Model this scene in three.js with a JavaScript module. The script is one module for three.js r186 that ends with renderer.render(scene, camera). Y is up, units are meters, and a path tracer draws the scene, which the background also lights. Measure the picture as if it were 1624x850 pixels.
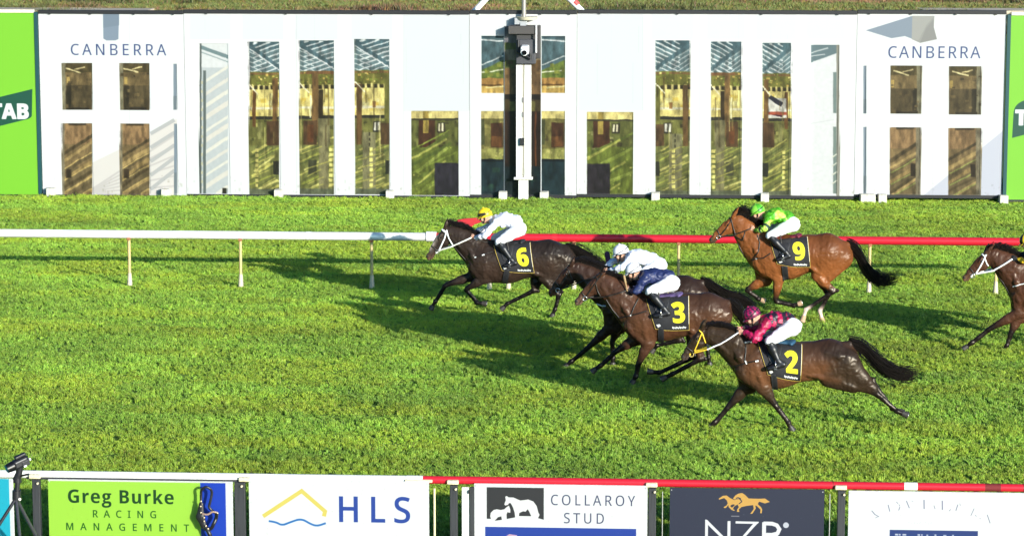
import * as THREE from 'three';
import { mergeGeometries } from 'three/addons/utils/BufferGeometryUtils.js';
import { RoundedBoxGeometry } from 'three/addons/geometries/RoundedBoxGeometry.js';
import { Sky } from 'three/addons/objects/Sky.js';

// ---------------------------------------------------------------- camera, sky, sun, exposure
const scene = new THREE.Scene();
const FOCAL = 4400, PITCH = Math.atan(686 / FOCAL), YAW = Math.atan(0.06), EYE = 8.75;   // a long lens in the grandstand
const camera = new THREE.PerspectiveCamera(2 * Math.atan(425 / FOCAL) * 180 / Math.PI, 1024 / 535, 0.5, 3000);
camera.position.set(0, EYE, 0);
const fwd = new THREE.Vector3(-Math.sin(YAW) * Math.cos(PITCH), -Math.sin(PITCH), -Math.cos(YAW) * Math.cos(PITCH));
camera.lookAt(fwd.clone().multiplyScalar(50).add(camera.position));
const right = new THREE.Vector3(Math.cos(YAW), 0, -Math.sin(YAW)), upv = right.clone().cross(fwd);
// the sun stands low behind the camera's right shoulder
const sunDir = right.clone().multiplyScalar(2.7).add(new THREE.Vector3(-fwd.x, 0, -fwd.z).normalize().multiplyScalar(3.9)).add(new THREE.Vector3(0, 1.12, 0)).normalize();
const sky = new Sky();
sky.name = 'sky'; sky.userData.kind = 'structure';
sky.scale.setScalar(2000);
{ const u = sky.material.uniforms;
  u.sunPosition.value.copy(sunDir).multiplyScalar(1000); u.turbidity.value = 3; u.rayleigh.value = 1.2; u.mieCoefficient.value = 0.004; u.cloudCoverage.value = 0; }
scene.add(sky);
scene.environmentIntensity = 0.3;
const sun = new THREE.DirectionalLight(new THREE.Color(1.0, 0.945, 0.84), 4.4);
sun.position.copy(sunDir).multiplyScalar(80).add(new THREE.Vector3(0, 0, -50)); sun.target.position.set(0, 0, -50);
sun.castShadow = true; sun.shadow.radius = 1.2; sun.shadow.mapSize.set(4096, 4096);
Object.assign(sun.shadow.camera, { left: -30, right: 30, top: 30, bottom: -30, near: 1, far: 200 });
scene.add(sun, sun.target);
const renderer = new THREE.WebGLRenderer({ antialias: true });
renderer.toneMapping = THREE.LinearToneMapping;
renderer.toneMappingExposure = 1.68;
renderer.shadowMap.enabled = true;

// ---------------------------------------------------------------- helpers
const V = (x, y, z) => new THREE.Vector3(x, y, z);
let seed = 12345;
const rnd = () => { seed = (seed + 0x6d2b79f5) | 0; let t = Math.imul(seed ^ (seed >>> 15), 1 | seed); t = (t + Math.imul(t ^ (t >>> 7), 61 | t)) ^ t; return ((t ^ (t >>> 14)) >>> 0) / 4294967296; };
const rr = (a, b) => a + (b - a) * rnd();
const gauss = () => (rnd() + rnd() + rnd() + rnd() - 2) * 0.87;
const lerp = (a, b, t) => a + (b - a) * t, clamp = (x, a = 0, b = 1) => Math.min(b, Math.max(a, x));
const sstep = (a, b, x) => { const t = clamp((x - a) / (b - a)); return t * t * (3 - 2 * t); };
const hash = (x, y, z = 0) => { let h = Math.imul(x | 0, 374761393) ^ Math.imul(y | 0, 668265263) ^ Math.imul(z | 0, 2147483647 - 5); h = Math.imul(h ^ (h >>> 13), 1274126177); return ((h ^ (h >>> 16)) >>> 0) / 4294967296; };
function noise3(x, y, z = 0) {
  const i = Math.floor(x), j = Math.floor(y), k = Math.floor(z), s = (t) => t * t * (3 - 2 * t), u = s(x - i), v = s(y - j), w = s(z - k);
  const c = (a, b, d) => hash(i + a, j + b, k + d);
  return lerp(lerp(lerp(c(0, 0, 0), c(1, 0, 0), u), lerp(c(0, 1, 0), c(1, 1, 0), u), v), lerp(lerp(c(0, 0, 1), c(1, 0, 1), u), lerp(c(0, 1, 1), c(1, 1, 1), u), v), w);
}
const fbm = (x, y, z = 0, n = 4) => { let a = 0.5, s = 0, t = 0; for (let i = 0; i < n; i++) { s += a * noise3(x, y, z + i * 7.3); t += a; a *= 0.5; x *= 2.03; y *= 2.03; z *= 2.03; } return s / t; };
// photogrammetry: a point measured in the photograph, on the upright plane z = Z or on the level y = h
const ray = (px, py) => fwd.clone().addScaledVector(right, (px - 812) / FOCAL).addScaledVector(upv, -(py - 425) / FOCAL);
const at = (px, py, Z) => { const d = ray(px, py); return d.multiplyScalar(Z / d.z).add(camera.position); };
const ground = (px, py, h = 0) => { const d = ray(px, py); return d.multiplyScalar((h - EYE) / d.y).add(camera.position); };

const used = new Map();
const numbered = (name) => { const n = used.get(name) ?? 0; used.set(name, n + 1); return n ? name + '_' + String(n).padStart(3, '0') : name; };
function shade(o) { o.traverse((m) => { if (m.isMesh) { m.castShadow = true; m.receiveShadow = true; } }); return o; }
function thing(name, label, category, [x, y, z] = [0, 0, 0], group, turn = 0) {
  const o = new THREE.Group(); o.name = numbered(name); o.position.set(x, y, z); o.rotation.y = turn; o.userData = { label, category };
  if (group) o.userData.group = group;
  scene.add(o); return o;
}
function mesh(name, geometry, material, parent) { const m = new THREE.Mesh(geometry, material); m.name = name; m.castShadow = m.receiveShadow = true; parent.add(m); return m; }
function solo(name, label, category, geometry, material, pos = [0, 0, 0], group) {
  const m = mesh(numbered(name), geometry, material, scene); m.position.set(...pos); m.userData = { label, category }; if (group) m.userData.group = group; return m;
}
function struct(name, geometry, material, pos = [0, 0, 0]) { const m = mesh(name, geometry, material, scene); m.position.set(...pos); m.userData = { kind: 'structure' }; return m; }
const lin = (r, g, b) => new THREE.Color().setRGB(r, g, b);
const std = (c, roughness = 0.7, extra = {}) => new THREE.MeshStandardMaterial({ color: Array.isArray(c) ? lin(...c) : c, roughness, ...extra });
const merge = (list) => mergeGeometries(list.map((g) => { const h = g.index ? g.toNonIndexed() : g; for (const k of Object.keys(h.attributes)) if (!['position', 'normal', 'uv', 'color'].includes(k)) h.deleteAttribute(k); return h; }));
const box = (w, h, d, x = 0, y = 0, z = 0, r = 0) => { const g = r ? new RoundedBoxGeometry(w, h, d, 2, r) : new THREE.BoxGeometry(w, h, d); g.translate(x, y, z); return g; };
function bar(a, b, r, seg = 8, r2 = r) {   // a round bar from a to b
  const d = b.clone().sub(a), g = new THREE.CylinderGeometry(r2, r, d.length(), seg); g.translate(0, d.length() / 2, 0);
  g.applyQuaternion(new THREE.Quaternion().setFromUnitVectors(V(0, 1, 0), d.normalize())); g.translate(a.x, a.y, a.z); return g;
}
const tube = (pts, r, seg = 6, n = pts.length * 5) => new THREE.TubeGeometry(new THREE.CatmullRomCurve3(pts, false, 'centripetal'), n, r, seg);
function canvasTex(w, h, draw, srgb = true) {
  const c = document.createElement('canvas'); c.width = w; c.height = h; const g = c.getContext('2d'); draw(g, w, h);
  const t = new THREE.CanvasTexture(c); if (srgb) t.colorSpace = THREE.SRGBColorSpace; t.anisotropy = 8; return t;
}
function dataTex(n, f, srgb = false) {
  const d = new Uint8Array(n * n * 4);
  for (let y = 0; y < n; y++) for (let x = 0; x < n; x++) { const c = f(x / n, y / n), o = (y * n + x) * 4; d[o] = c[0] * 255; d[o + 1] = c[1] * 255; d[o + 2] = c[2] * 255; d[o + 3] = 255; }
  const t = new THREE.DataTexture(d, n, n); t.wrapS = t.wrapT = THREE.RepeatWrapping; t.magFilter = THREE.LinearFilter; t.minFilter = THREE.LinearFilter; if (srgb) t.colorSpace = THREE.SRGBColorSpace; t.needsUpdate = true; return t;
}
// noise that wraps at 1
const wrapNoise = (u, v, f, s = 0) => { const x = u * f, y = v * f, i = Math.floor(x), j = Math.floor(y), q = (t) => t * t * (3 - 2 * t), a = q(x - i), b = q(y - j), c = (p, r) => hash((i + p) % f, (j + r) % f, s); return lerp(lerp(c(0, 0), c(1, 0), a), lerp(c(0, 1), c(1, 1), a), b); };
const grainTex = dataTex(256, (u, v) => { const n = 0.5 * wrapNoise(u, v, 8) + 0.3 * wrapNoise(u, v, 24, 1) + 0.2 * wrapNoise(u, v, 90, 2); return [n, n, n]; });
const dirtTex = dataTex(256, (u, v) => { const n = 0.5 * wrapNoise(u, v, 5) + 0.3 * wrapNoise(u, v, 17, 1) + 0.2 * wrapNoise(u, v, 70, 2), k = 0.86 + 0.14 * sstep(0.3, 0.6, n); return [k, k, k * 0.99]; }, true);
// ---------------------------------------------------------------- the turf
const turfTex = dataTex(512, (u, v) => {
  const a = wrapNoise(u, v, 12), b = wrapNoise(u, v, 40, 1), c = wrapNoise(u, v, 128, 2), n = 0.35 * a + 0.35 * b + 0.3 * c;
  return [lerp(0.26, 0.44, n), lerp(0.38, 0.55, n), lerp(0.06, 0.12, n)];
}, true);
turfTex.repeat.set(200, 200);
struct('ground', (() => { const g = new THREE.PlaneGeometry(1600, 1600); g.rotateX(-Math.PI / 2); return g; })(), std(0xffffff, 0.95, { map: turfTex }), [0, 0, -300]);

function tuftTile(size, clusters, perCluster, lo, hi, width, tone) {
  const pos = [], col = [], nor = [];
  for (let c = 0; c < clusters; c++) {
    const cx = rr(-size / 2, size / 2), cz = rr(-size / 2, size / 2), ch = rr(lo, hi), k = rnd(), yel = rnd() * rnd();
    for (let b = 0; b < perCluster; b++) {
      const a = rnd() * 6.283, rad = Math.abs(gauss()) * Math.min(size, 0.9) * 0.1, x = cx + Math.cos(a) * rad, z = cz + Math.sin(a) * rad, h = ch * rr(0.55, 1.15);
      const la = a + gauss() * 0.9, lean = h * rr(0.1, 0.7), w = width * rr(0.6, 1.2), wa = rnd() * 6.283, wx = Math.cos(wa) * w / 2, wz = Math.sin(wa) * w / 2;
      const mx = x + Math.cos(la) * lean * 0.35, mz = z + Math.sin(la) * lean * 0.35, tx = x + Math.cos(la) * lean, tz = z + Math.sin(la) * lean, mh = h * 0.62, th = h * 0.92;
      const P = [[x - wx, 0, z - wz], [x + wx, 0, z + wz], [mx + wx * 0.8, mh, mz + wz * 0.8], [mx - wx * 0.8, mh, mz - wz * 0.8], [tx, th, tz]];
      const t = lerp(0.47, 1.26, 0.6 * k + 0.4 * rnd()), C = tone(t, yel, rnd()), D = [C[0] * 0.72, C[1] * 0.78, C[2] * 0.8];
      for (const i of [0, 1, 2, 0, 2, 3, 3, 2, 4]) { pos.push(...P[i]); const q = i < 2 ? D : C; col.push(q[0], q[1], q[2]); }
    }
  }
  const g = new THREE.BufferGeometry();
  g.setAttribute('position', new THREE.Float32BufferAttribute(pos, 3)); g.setAttribute('color', new THREE.Float32BufferAttribute(col, 3));
  g.computeVertexNormals(); return g;
}
const bladeMat = new THREE.MeshPhysicalMaterial({ color: 0xffffff, vertexColors: true, roughness: 0.62, side: THREE.DoubleSide, transmission: 0.25, thickness: 0 });
const green = (t, y, r) => r > 0.985 ? [0.34 * t, 0.3 * t, 0.12 * t] : [lerp(0.265, 0.43, y) * t, lerp(0.455, 0.52, y) * t, lerp(0.04, 0.052, y) * t];
{
  const SP = 0.235, spots = [];
  for (let z = -30.5; z > -71; z -= SP) {
    const l = at(-300, 425, z).x, r = at(1930, 425, z).x;
    for (let x = l; x < r; x += SP) spots.push([x + rr(-0.1, 0.1), z + rr(-0.1, 0.1)]);
  }
  const variants = 5, m4 = new THREE.Matrix4(), c = new THREE.Color(), g = new THREE.Group(); g.name = 'grass';
  g.userData = { kind: 'stuff', label: 'short thick green turf of the racing track', category: 'grass' }; scene.add(g);
  const mats = Array.from({ length: variants }, () => []);
  for (const s of spots) mats[Math.floor(rnd() * variants)].push(s);
  mats.forEach((list) => {
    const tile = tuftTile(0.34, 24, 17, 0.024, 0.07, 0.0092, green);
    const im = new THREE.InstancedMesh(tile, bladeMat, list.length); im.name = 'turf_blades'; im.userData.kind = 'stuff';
    list.forEach(([x, z], i) => {
      const big = fbm(x * 0.22, z * 0.5, 3), mid = fbm(x * 0.9, z * 1.9, 9), hgt = 0.2 + 1.55 * fbm(x * 3.1, z * 2.6, 20, 2) - (hash(Math.round(x * 9), Math.round(z * 9), 5) < 0.05 ? 0.35 : 0);
      m4.makeRotationY(rnd() * 6.283).scale(V(1, hgt, 1)).setPosition(x, 0, z); im.setMatrixAt(i, m4);
      const k = 0.46 + 0.5 * big + 0.76 * mid + rr(-0.12, 0.12), y = 0.75 * sstep(0.4, 0.68, fbm(x * 0.5 + 40, z * 1.3, 2)) + rr(0, 0.25);
      c.setRGB(k * lerp(0.92, 1.18, y), k * lerp(1.0, 1.02, y), k * lerp(1.1, 0.8, y)); im.setColorAt(i, c);
    });
    im.castShadow = im.receiveShadow = true; g.add(im);
  });
}
// rough grass and bare earth on the infield, far beyond the printed hoarding
{
  const far = new THREE.Group(); far.name = 'rough_grass'; far.userData = { kind: 'stuff', label: 'rough green and brown grass on the infield behind the hoarding', category: 'grass' }; scene.add(far);
  const tone = (t, y, r) => r > 0.8 ? [0.3 * t, 0.2 * t, 0.09 * t] : [lerp(0.16, 0.3, y) * t, lerp(0.24, 0.29, y) * t, 0.05 * t];
  const tile = tuftTile(1.6, 30, 18, 0.12, 0.4, 0.05, tone), list = [];
  for (let z = -126; z > -175; z -= 0.9) { const l = at(-200, 8, z).x, r = at(1830, 8, z).x; for (let x = l; x < r; x += 1.1) list.push([x + rr(-0.5, 0.5), z + rr(-0.4, 0.4)]); }
  const im = new THREE.InstancedMesh(tile, bladeMat, list.length), m4 = new THREE.Matrix4(), c = new THREE.Color(); im.name = 'rough_blades'; im.userData.kind = 'stuff';
  list.forEach(([x, z], i) => {
    const n = fbm(x * 0.13, z * 0.35, 5), b = sstep(0.48, 0.6, n + (z < -145 ? 0.1 : -0.16));
    m4.makeRotationY(rnd() * 6.283).scale(V(1, 0.4 + 1.1 * fbm(x * 0.3, z * 0.6, 1), 1)).setPosition(x, 0, z); im.setMatrixAt(i, m4);
    const sh = sstep(0.56, 0.66, fbm(x * 0.2 + 7, z * 0.3, 8)), dk = lerp(1, 0.55, sh); if (sh > 0.5) { m4.scale(V(1.1, 1.5, 1.1)); im.setMatrixAt(i, m4); }
    c.setRGB(dk * lerp(1.25, 1.9, b), dk * lerp(1.08, 0.98, b), dk * lerp(1.2, 1.9, b)); im.setColorAt(i, c);
  });
  im.castShadow = im.receiveShadow = true; far.add(im);
}
// ---------------------------------------------------------------- the printed hoarding across the course
const ZH = ground(830, 316).z;                       // its upright face
const HB = at(812, 310, ZH).y;                       // bottom edge above the grass
const HX0 = at(58, 160, ZH).x, HX1 = at(1600, 160, ZH).x, HY0 = HB - 0.02, HY1 = at(812, 15, ZH).y;
const PR = { w: 2048, h: 400 };
const cx = (px, py) => (at(px, py, ZH).x - HX0) / (HX1 - HX0) * PR.w, cy = (px, py) => PR.h - (at(px, py, ZH).y - HY0) / (HY1 - HY0) * PR.h;
const poly = (g, pts, fill) => { g.beginPath(); pts.forEach(([x, y], i) => g[i ? 'lineTo' : 'moveTo'](cx(x, y), cy(x, y))); g.closePath(); g.fillStyle = fill; g.fill(); };
const rect = (g, x0, y0, x1, y1, fill) => poly(g, [[x0, y0], [x1, y0], [x1, y1], [x0, y1]], fill);
const streak = (g, x0, y0, x1, y1, w, color) => { g.beginPath(); g.moveTo(cx(x0, y0), cy(x0, y0)); g.lineTo(cx(x1, y1), cy(x1, y1)); g.strokeStyle = color; g.lineWidth = w * 1.33; g.stroke(); };
const WIN = {   // the printed windows and the mirror strip: kind, then left, right, top, bottom in the photograph
  a: [['small', 98, 145, 100, 174], ['small', 190, 236, 100, 174], ['strip', 274, 279.5, 101, 174], ['brown', 98, 145, 195.5, 307], ['brown', 190, 236, 196, 307], ['strip', 275, 280, 196, 307]],
  b: [['pale', 316, 361, 69, 307], ['tall', 395, 442, 66, 308], ['tall', 475, 529, 64, 308], ['tall', 563, 617, 62, 308], ['low', 653, 727, 176, 309]],
  c: [['mid', 763.5, 799, 57, 147], ['mid', 859, 896, 57, 147], ['midlow', 763.5, 799, 176, 310], ['midlow', 859, 896, 176, 310], ['mirror', 800.5, 857.5, 41, 312]],
  d: [['low', 931, 1004, 177.5, 310], ['tall', 1040, 1094, 64, 311], ['tall', 1128, 1176, 66, 311], ['tall', 1210, 1255, 68, 312], ['pale2', 1287, 1332, 71, 312]],
  e: [['strip', 1370, 1375, 104, 180], ['small', 1413, 1462, 104, 180], ['small', 1506, 1557, 105, 181], ['strip', 1370, 1375, 201, 312], ['brown', 1412, 1461, 202, 313], ['brown', 1505, 1557, 203, 314]],
};
const SECT = { a: [63, 293], b: [293, 745], c: [745, 915], d: [915, 1358], e: [1358, 1594] };
function paintWindow(g, [kind, x0, x1, y0, y1]) {
  const R = (a, b, c, d, f) => rect(g, x0 + (x1 - x0) * a, y0 + (y1 - y0) * b, x0 + (x1 - x0) * c, y0 + (y1 - y0) * d, f);
  const w = x1 - x0, S = (a, b, c, d, t, f) => streak(g, x0 + w * a, b, x0 + w * c, d, t, f), left = x0 < 812;
  g.save(); g.beginPath(); [[x0, y0], [x1, y0], [x1, y1], [x0, y1]].forEach(([x, y], i) => g[i ? 'lineTo' : 'moveTo'](cx(x, y), cy(x, y))); g.clip();
  const spots = (n, ya, yb, colors, s) => { for (let i = 0; i < n; i++) { const x = rr(x0, x1), y = rr(ya, yb), q = rr(0.4, 1) * s; rect(g, x, y, x + q * rr(0.7, 1.8), y + q, colors[Math.floor(rnd() * colors.length)]); } };
  if (kind === 'small') {
    R(0, 0, 1, 1, '#6f6040'); R(0, 0.0, 1, 0.2, '#5c5233'); R(0, 0.2, 1, 0.48, '#82704a'); R(0, 0.48, 1, 1, '#5d5238');
    S(0.1, y0 + 8, 0.62, y0 + 15, 2.4, '#f1e2a6'); S(0.4, y0 + 10, 0.75, y0 + 6, 2, '#e6d59a'); R(left ? 0 : 0.86, 0, left ? 0.1 : 1, 1, '#8f8a6c');
    R(left ? 0.12 : 0.72, 0.48, left ? 0.3 : 0.86, 1, '#3c3626'); R(left ? 0.14 : 0.05, 0.3, left ? 0.24 : 0.12, 0.45, '#c9ad63'); spots(14, y0 + 14, y1 - 8, ['#6b5d3e', '#7d6d48', '#514731'], 5); R(0.2, 0.95, 0.9, 1, '#3b362a');
  } else if (kind === 'brown') {
    R(0, 0, 1, 1, '#8b7550'); R(0, 0, 1, 0.3, '#a0825a'); R(0, 0.3, 1, 0.62, '#8a7650'); R(0, 0.62, 1, 1, '#77694a');
    for (let i = 0; i < 10; i++) { const y = y0 + 40 + i * 12 + rr(-3, 3); S(-0.1, y + 16, 1.1, y - 20 + rr(-4, 4), rr(3.5, 6.5), ['#5d5138', '#b59c66', '#6a5d41', '#a48c5a'][i % 4]); }
    for (let i = 0; i < 5; i++) { const y = y0 + 62 + i * 19; S(0.05, y + 10, 1, y - 16, 1.8, left ? '#d0b673' : '#a0aa5c'); }
    R(left ? 0 : 0.85, 0, left ? 0.07 : 1, 1, '#8c846a'); if (left) R(0.12, 0.65, 0.3, 0.78, '#453a2a'); else R(0.68, 0.52, 0.84, 0.7, '#3a3126'); R(0.2, 0, 0.8, 0.03, '#4a3f2c');
  } else if (kind === 'strip') { R(0, 0, 1, 1, '#8e9daa'); R(0, 0.7, 1, 1, '#7f8c93'); }
  else if (kind === 'pale') {
    R(0, 0, 1, 1, '#cfd8d9'); R(0, 0, 1, 0.16, '#eef2f2'); S(0, 74, 1.1, 92, 6, '#7d9698'); S(0, 82, 1.1, 100, 2, '#a6b8b8');
    for (let i = 0; i < 11; i++) { const y = 120 + i * 19 + rr(-4, 4); S(0.1, y + 12, 1.05, y - 16, rr(3, 8), i % 2 ? '#eeeade' : '#f4f2e4'); }
    R(0, 0, 0.06, 1, '#55605c'); R(0.12, 0.18, 0.22, 1, '#687573'); for (let i = 0; i < 12; i++) R(0.05, 0.25 + i * 0.06, 0.11, 0.27 + i * 0.06, '#d8d5b4'); R(0.8, 0.965, 0.95, 1, '#33342c');
  } else if (kind === 'pale2') {
    R(0, 0, 1, 1, '#f2f5f6'); poly(g, [[x0, y0], [x1, y0], [x1, y0 + 12], [x0, y0 + 28]], '#6f868b'); S(0, y0 + 13, 0.6, y0 + 5, 2, '#cdd8d8'); S(0, y0 + 18, 0.5, y0 + 15, 1.5, '#dfe6e6');
    R(0.9, 0, 1, 1, '#9a9a8c'); R(0.78, 0.18, 0.9, 0.45, '#7f948f'); R(0.78, 0.54, 0.9, 0.98, '#83968e'); for (let i = 0; i < 4; i++) S(0.74, 250 + i * 14, 0.92, 244 + i * 14, 2, '#e8ead8'); S(0, 196, 0.8, 190, 0.8, '#d9dde0');
  } else if (kind === 'tall') {
    R(0, 0, 1, 1, '#85864f'); R(0, 0, 1, 0.2, '#6b8588'); R(0, 0, 1, 0.05, '#4f6c73');
    for (let i = 0; i < 9; i++) { const o = i * 7.5; left ? (S(0.12, y0 - 4 + o, 1.05, y0 - 26 + o + 6, rr(1.5, 2.6), '#e6eeec'), S(0, y0 + 16 + o, 0.42, y0 + 26 + o, 1.5, '#d3dedb')) : (S(-0.05, y0 - 14 + o, 0.72, y0 + 6 + o, rr(1.5, 2.6), '#e6eeec'), S(0.55, y0 + 30 + o, 1, y0 + 14 + o, 1.5, '#d3dedb')); }
    left ? (S(0, y0 + 6, 1.05, y0 + 42, 5, '#56737a'), S(0, y0 + 11, 1.05, y0 + 47, 1.6, '#f0f4f2')) : (S(1.05, y0 + 6, 0, y0 + 44, 6, '#56737a'), S(1.05, y0 + 12, 0, y0 + 50, 1.4, '#a9bab8'));
    R(0, 0.2, 1, 0.29, '#7a7a38'); R(0, 0.205, 1, 0.218, '#84683f'); spots(26, y0 + 49, y0 + 72, ['#f2e38c', '#8c9a40', '#5e5a2a', '#d8bb62'], 3.4); R(0, 0.29, 1, 0.315, '#3a3520'); for (let i = 0; i < 5; i++) R(0.08 + i * 0.19, 0.285, 0.15 + i * 0.19, 0.32, '#e9d98c');
    R(0, 0.315, 1, 0.49, '#efdf8a'); spots(10, y0 + 80, y0 + 112, ['#faf0a8', '#e4c95e', '#eed873'], 8); R(0, 0.43, 1, 0.445, '#faf3cb');
    R(0, 0.49, 1, 0.51, '#33322a'); R(0, 0.51, 1, 0.68, '#77783f'); spots(12, y0 + 124, y0 + 162, ['#9a9b58', '#55562f', '#b9b867', '#4a452a'], 6); R(0, 0.68, 1, 1, '#7d8148');
    for (let i = 0; i < 15; i++) S(-0.15 + rr(0, 0.3), y0 + 176 + i * 7.5, 0.75 + rr(0, 0.4), y0 + 152 + i * 7.5, rr(1.6, 4), ['#c9c46a', '#5f6838', '#a9b052', '#666f3e', '#dcd680'][i % 5]);
    const wn = { 395: 1, 475: 2, 563: 3, 1040: 3, 1128: 2, 1210: 1 }[x0], M = (a, b, c, d, f) => (left ? R(a, b, c, d, f) : R(1 - c, b, 1 - a, d, f)), brown = '#7e6036', dark = '#5a442c';
    if (wn === 1) { M(0.1, 0.32, 0.22, 0.56, '#6f4f2a'); M(0.78, 0.24, 0.93, 0.58, brown); M(0.58, 0.52, 1, 0.68, dark); M(0.3, 0.53, 0.44, 0.64, '#98975a'); M(0.8, 0.78, 1, 0.87, '#33352a'); if (!left) { R(0.2, 0.36, 0.85, 0.49, '#dfddd0'); S(0.25, y0 + 86, 0.7, y0 + 98, 7, '#2c2d38'); S(0.3, y0 + 112, 0.7, y0 + 116, 5, '#4a2f3a'); R(0.2, 0.45, 0.85, 0.47, '#a8543c'); } }
    if (wn === 2) { M(0.2, 0.2, 1, 0.22, '#86623c'); M(0.36, 0.21, 0.55, 0.62, '#86683e'); M(0.55, 0.32, 0.68, 0.5, '#3f3320'); M(0.1, 0.52, 0.5, 0.68, dark); M(0.22, 0.55, 0.4, 0.66, '#6b4428'); M(0.53, 0.51, 0.88, 0.68, '#85805a'); M(0.25, 0.78, 0.5, 0.87, '#4d4f38'); M(0.56, 0.68, 0.84, 1, '#8a865e'); M(0.3, 0.36, 0.34, 0.5, '#fdf7c8'); }
    if (wn === 3) { M(0.04, 0.29, 0.2, 0.68, '#6e5532'); M(0.86, 0.24, 1, 0.62, '#77773a'); M(0.52, 0.53, 0.76, 0.6, '#33342a'); M(0.55, 0.535, 0.62, 0.59, '#f3f0da'); M(0.66, 0.535, 0.73, 0.59, '#f3f0da'); M(0.22, 0.6, 0.6, 1, '#8c8962'); for (let q = 0; q < 4; q++) M(0.4, 0.6 + q * 0.035, 0.44, 0.62 + q * 0.035, '#3a382a'); M(0.75, 0.54, 1, 0.68, '#5f4a30'); M(0.88, 0.78, 1, 0.87, '#33352a'); M(0.5, 0.4, 0.6, 0.44, '#a47a45'); }
    for (let q = 0; q < 7; q++) { const a = rr(0.02, 0.95), b = rr(0.22, 0.6); R(a, b, a + rr(0.015, 0.05), b + rr(0.06, 0.3), ['rgba(60,50,30,0.5)', 'rgba(150,140,80,0.6)', 'rgba(96,82,44,0.6)', 'rgba(250,236,160,0.6)'][q % 4]); }
    M(0, 0.285, 0.02, 0.3, brown); S(0, y0 + 68, 0.28, y0 + 84, 2, '#fbf3cf'); const s = [0, 0.2, 0.86, 0.42][wn]; for (let q = 0; q < 9; q++) M(s, 0.7 + q * 0.033, s + 0.1, 0.722 + q * 0.033, '#fbf08c');
    for (let q = 0; q < 6; q++) S(rr(0, 0.5), y0 + 180 + q * 12, rr(0.6, 0.9), y0 + 168 + q * 12, 1.8, '#b4b05e'); R(0, 0.965, 1, 1, '#6a7258');
  } else if (kind === 'low') {
    R(0, 0, 1, 1, '#6f7c35'); R(0, 0, 1, 0.09, '#ecdc8e'); R(0, 0.09, 1, 0.42, '#6a6f3a'); spots(22, y0 + 12, y0 + 55, ['#8a8f4c', '#575a30', '#9b9a60', '#4c4a2c'], 7);
    R(0.14, 0.1, 0.5, 0.43, '#4c3322'); R(0.24, 0, 0.36, 0.27, '#b09a4c'); R(0.55, 0.14, 0.72, 0.26, '#3e3b2b'); R(0.57, 0.15, 0.61, 0.24, '#efe7c0'); R(0.64, 0.15, 0.68, 0.24, '#efe7c0'); R(0, 0.09, 1, 0.11, '#3d3b2c');
    for (let i = 0; i < 13; i++) S(rr(-0.3, 0.2), y0 + 70 + i * 7, rr(0.7, 1.2), y0 + 30 + i * 7, rr(2, 5), ['#8fa045', '#6a7838', '#b3b65c', '#5d6c32', '#9aa850'][i % 5]); spots(30, y0 + 56, y1, ['#c4c56a', '#66763a', '#a7b24f'], 2.6);
    left ? R(0.49, 0.62, 1, 1, '#33313a') : R(0, 0.62, 0.5, 1, '#332f35');
  } else if (kind === 'mid') {
    R(0, 0, 1, 1, '#547076'); R(0, 0, 1, 0.03, '#39535c'); S(0, y0 + 6, 1, y0 + 8, 2.2, '#e4ecec'); S(0, y0 + 47, 1, y0 + 31, 2, '#dfe9e6'); poly(g, [[x0, y0 + 55], [x1, y0 + 38], [x1, y1], [x0, y1]], '#6c7e37'); S(0, y0 + 58, 1, y0 + 54, 2, '#e9eccc'); spots(10, y0 + 44, y0 + 66, ['#55692b', '#8b9440'], 6);
    R(0, 0.74, 1, 0.9, '#b0874a'); R(0, 0.87, 1, 1, '#dcb965'); S(0.2, y0 + 82, 1, y0 + 80, 2.5, '#f7e7a2'); R(0, 0.85, 0.9, 0.88, '#6b4f2a');
  } else if (kind === 'midlow') {
    R(0, 0, 1, 1, '#8a8748'); R(0, 0, 1, 0.09, '#eadb8c'); R(0, 0.09, 1, 0.45, '#7f7a44'); spots(10, y0 + 14, y0 + 60, ['#5b5232', '#a19a58', '#6f7038'], 7); R(0.42, 0.14, 0.95, 0.43, '#4a3222'); R(0.45, 0.3, 0.9, 0.42, '#6d4a2b'); R(0, 0.1, 0.14, 0.4, '#4d5234'); R(0, 0.45, 1, 0.57, '#a0a058'); spots(8, y0 + 62, y0 + 76, ['#c4bf72', '#8c9148'], 4); R(0, 0.57, 1, 1, '#22363c'); R(0, 0.57, 1, 0.6, '#161f24'); spots(10, y0 + 82, y1, ['#26413f', '#1d2f36', '#2d4a3f'], 9);
  } else if (kind === 'mirror') {  // finish mirror: what it reflects is painted into its colours
    R(0, 0, 1, 1, '#2a2018'); R(0, 0, 1, 0.2, '#7f7f86'); R(0, 0.1, 1, 0.14, '#6c7c3a'); R(0, 0.14, 1, 0.2, '#9a8f78'); R(0, 0.2, 1, 0.42, '#8a6d45'); R(0, 0.2, 1, 0.25, '#6a7438'); R(0.75, 0.2, 1, 0.42, '#7a603e'); spots(22, 96, 148, ['#7a6140', '#9c7d52', '#695434'], 7); R(0, 0.4, 1, 0.43, '#211d1a');
    R(0, 0.43, 1, 0.5, '#4a4026'); R(0.14, 0.44, 0.36, 0.5, '#8d8a4a'); R(0.6, 0.44, 0.85, 0.5, '#76733f'); R(0, 0.5, 1, 0.82, '#251b15'); R(0.84, 0.5, 0.88, 0.82, '#6b3f24'); R(0.0, 0.5, 0.08, 0.8, '#3a2a1e'); R(0.2, 0.52, 0.24, 0.8, '#33241a'); R(0, 0.82, 1, 1, '#16262b'); spots(16, 268, 312, ['#1b3234', '#122026', '#234039'], 8);
  }
  g.restore();
}
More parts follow.
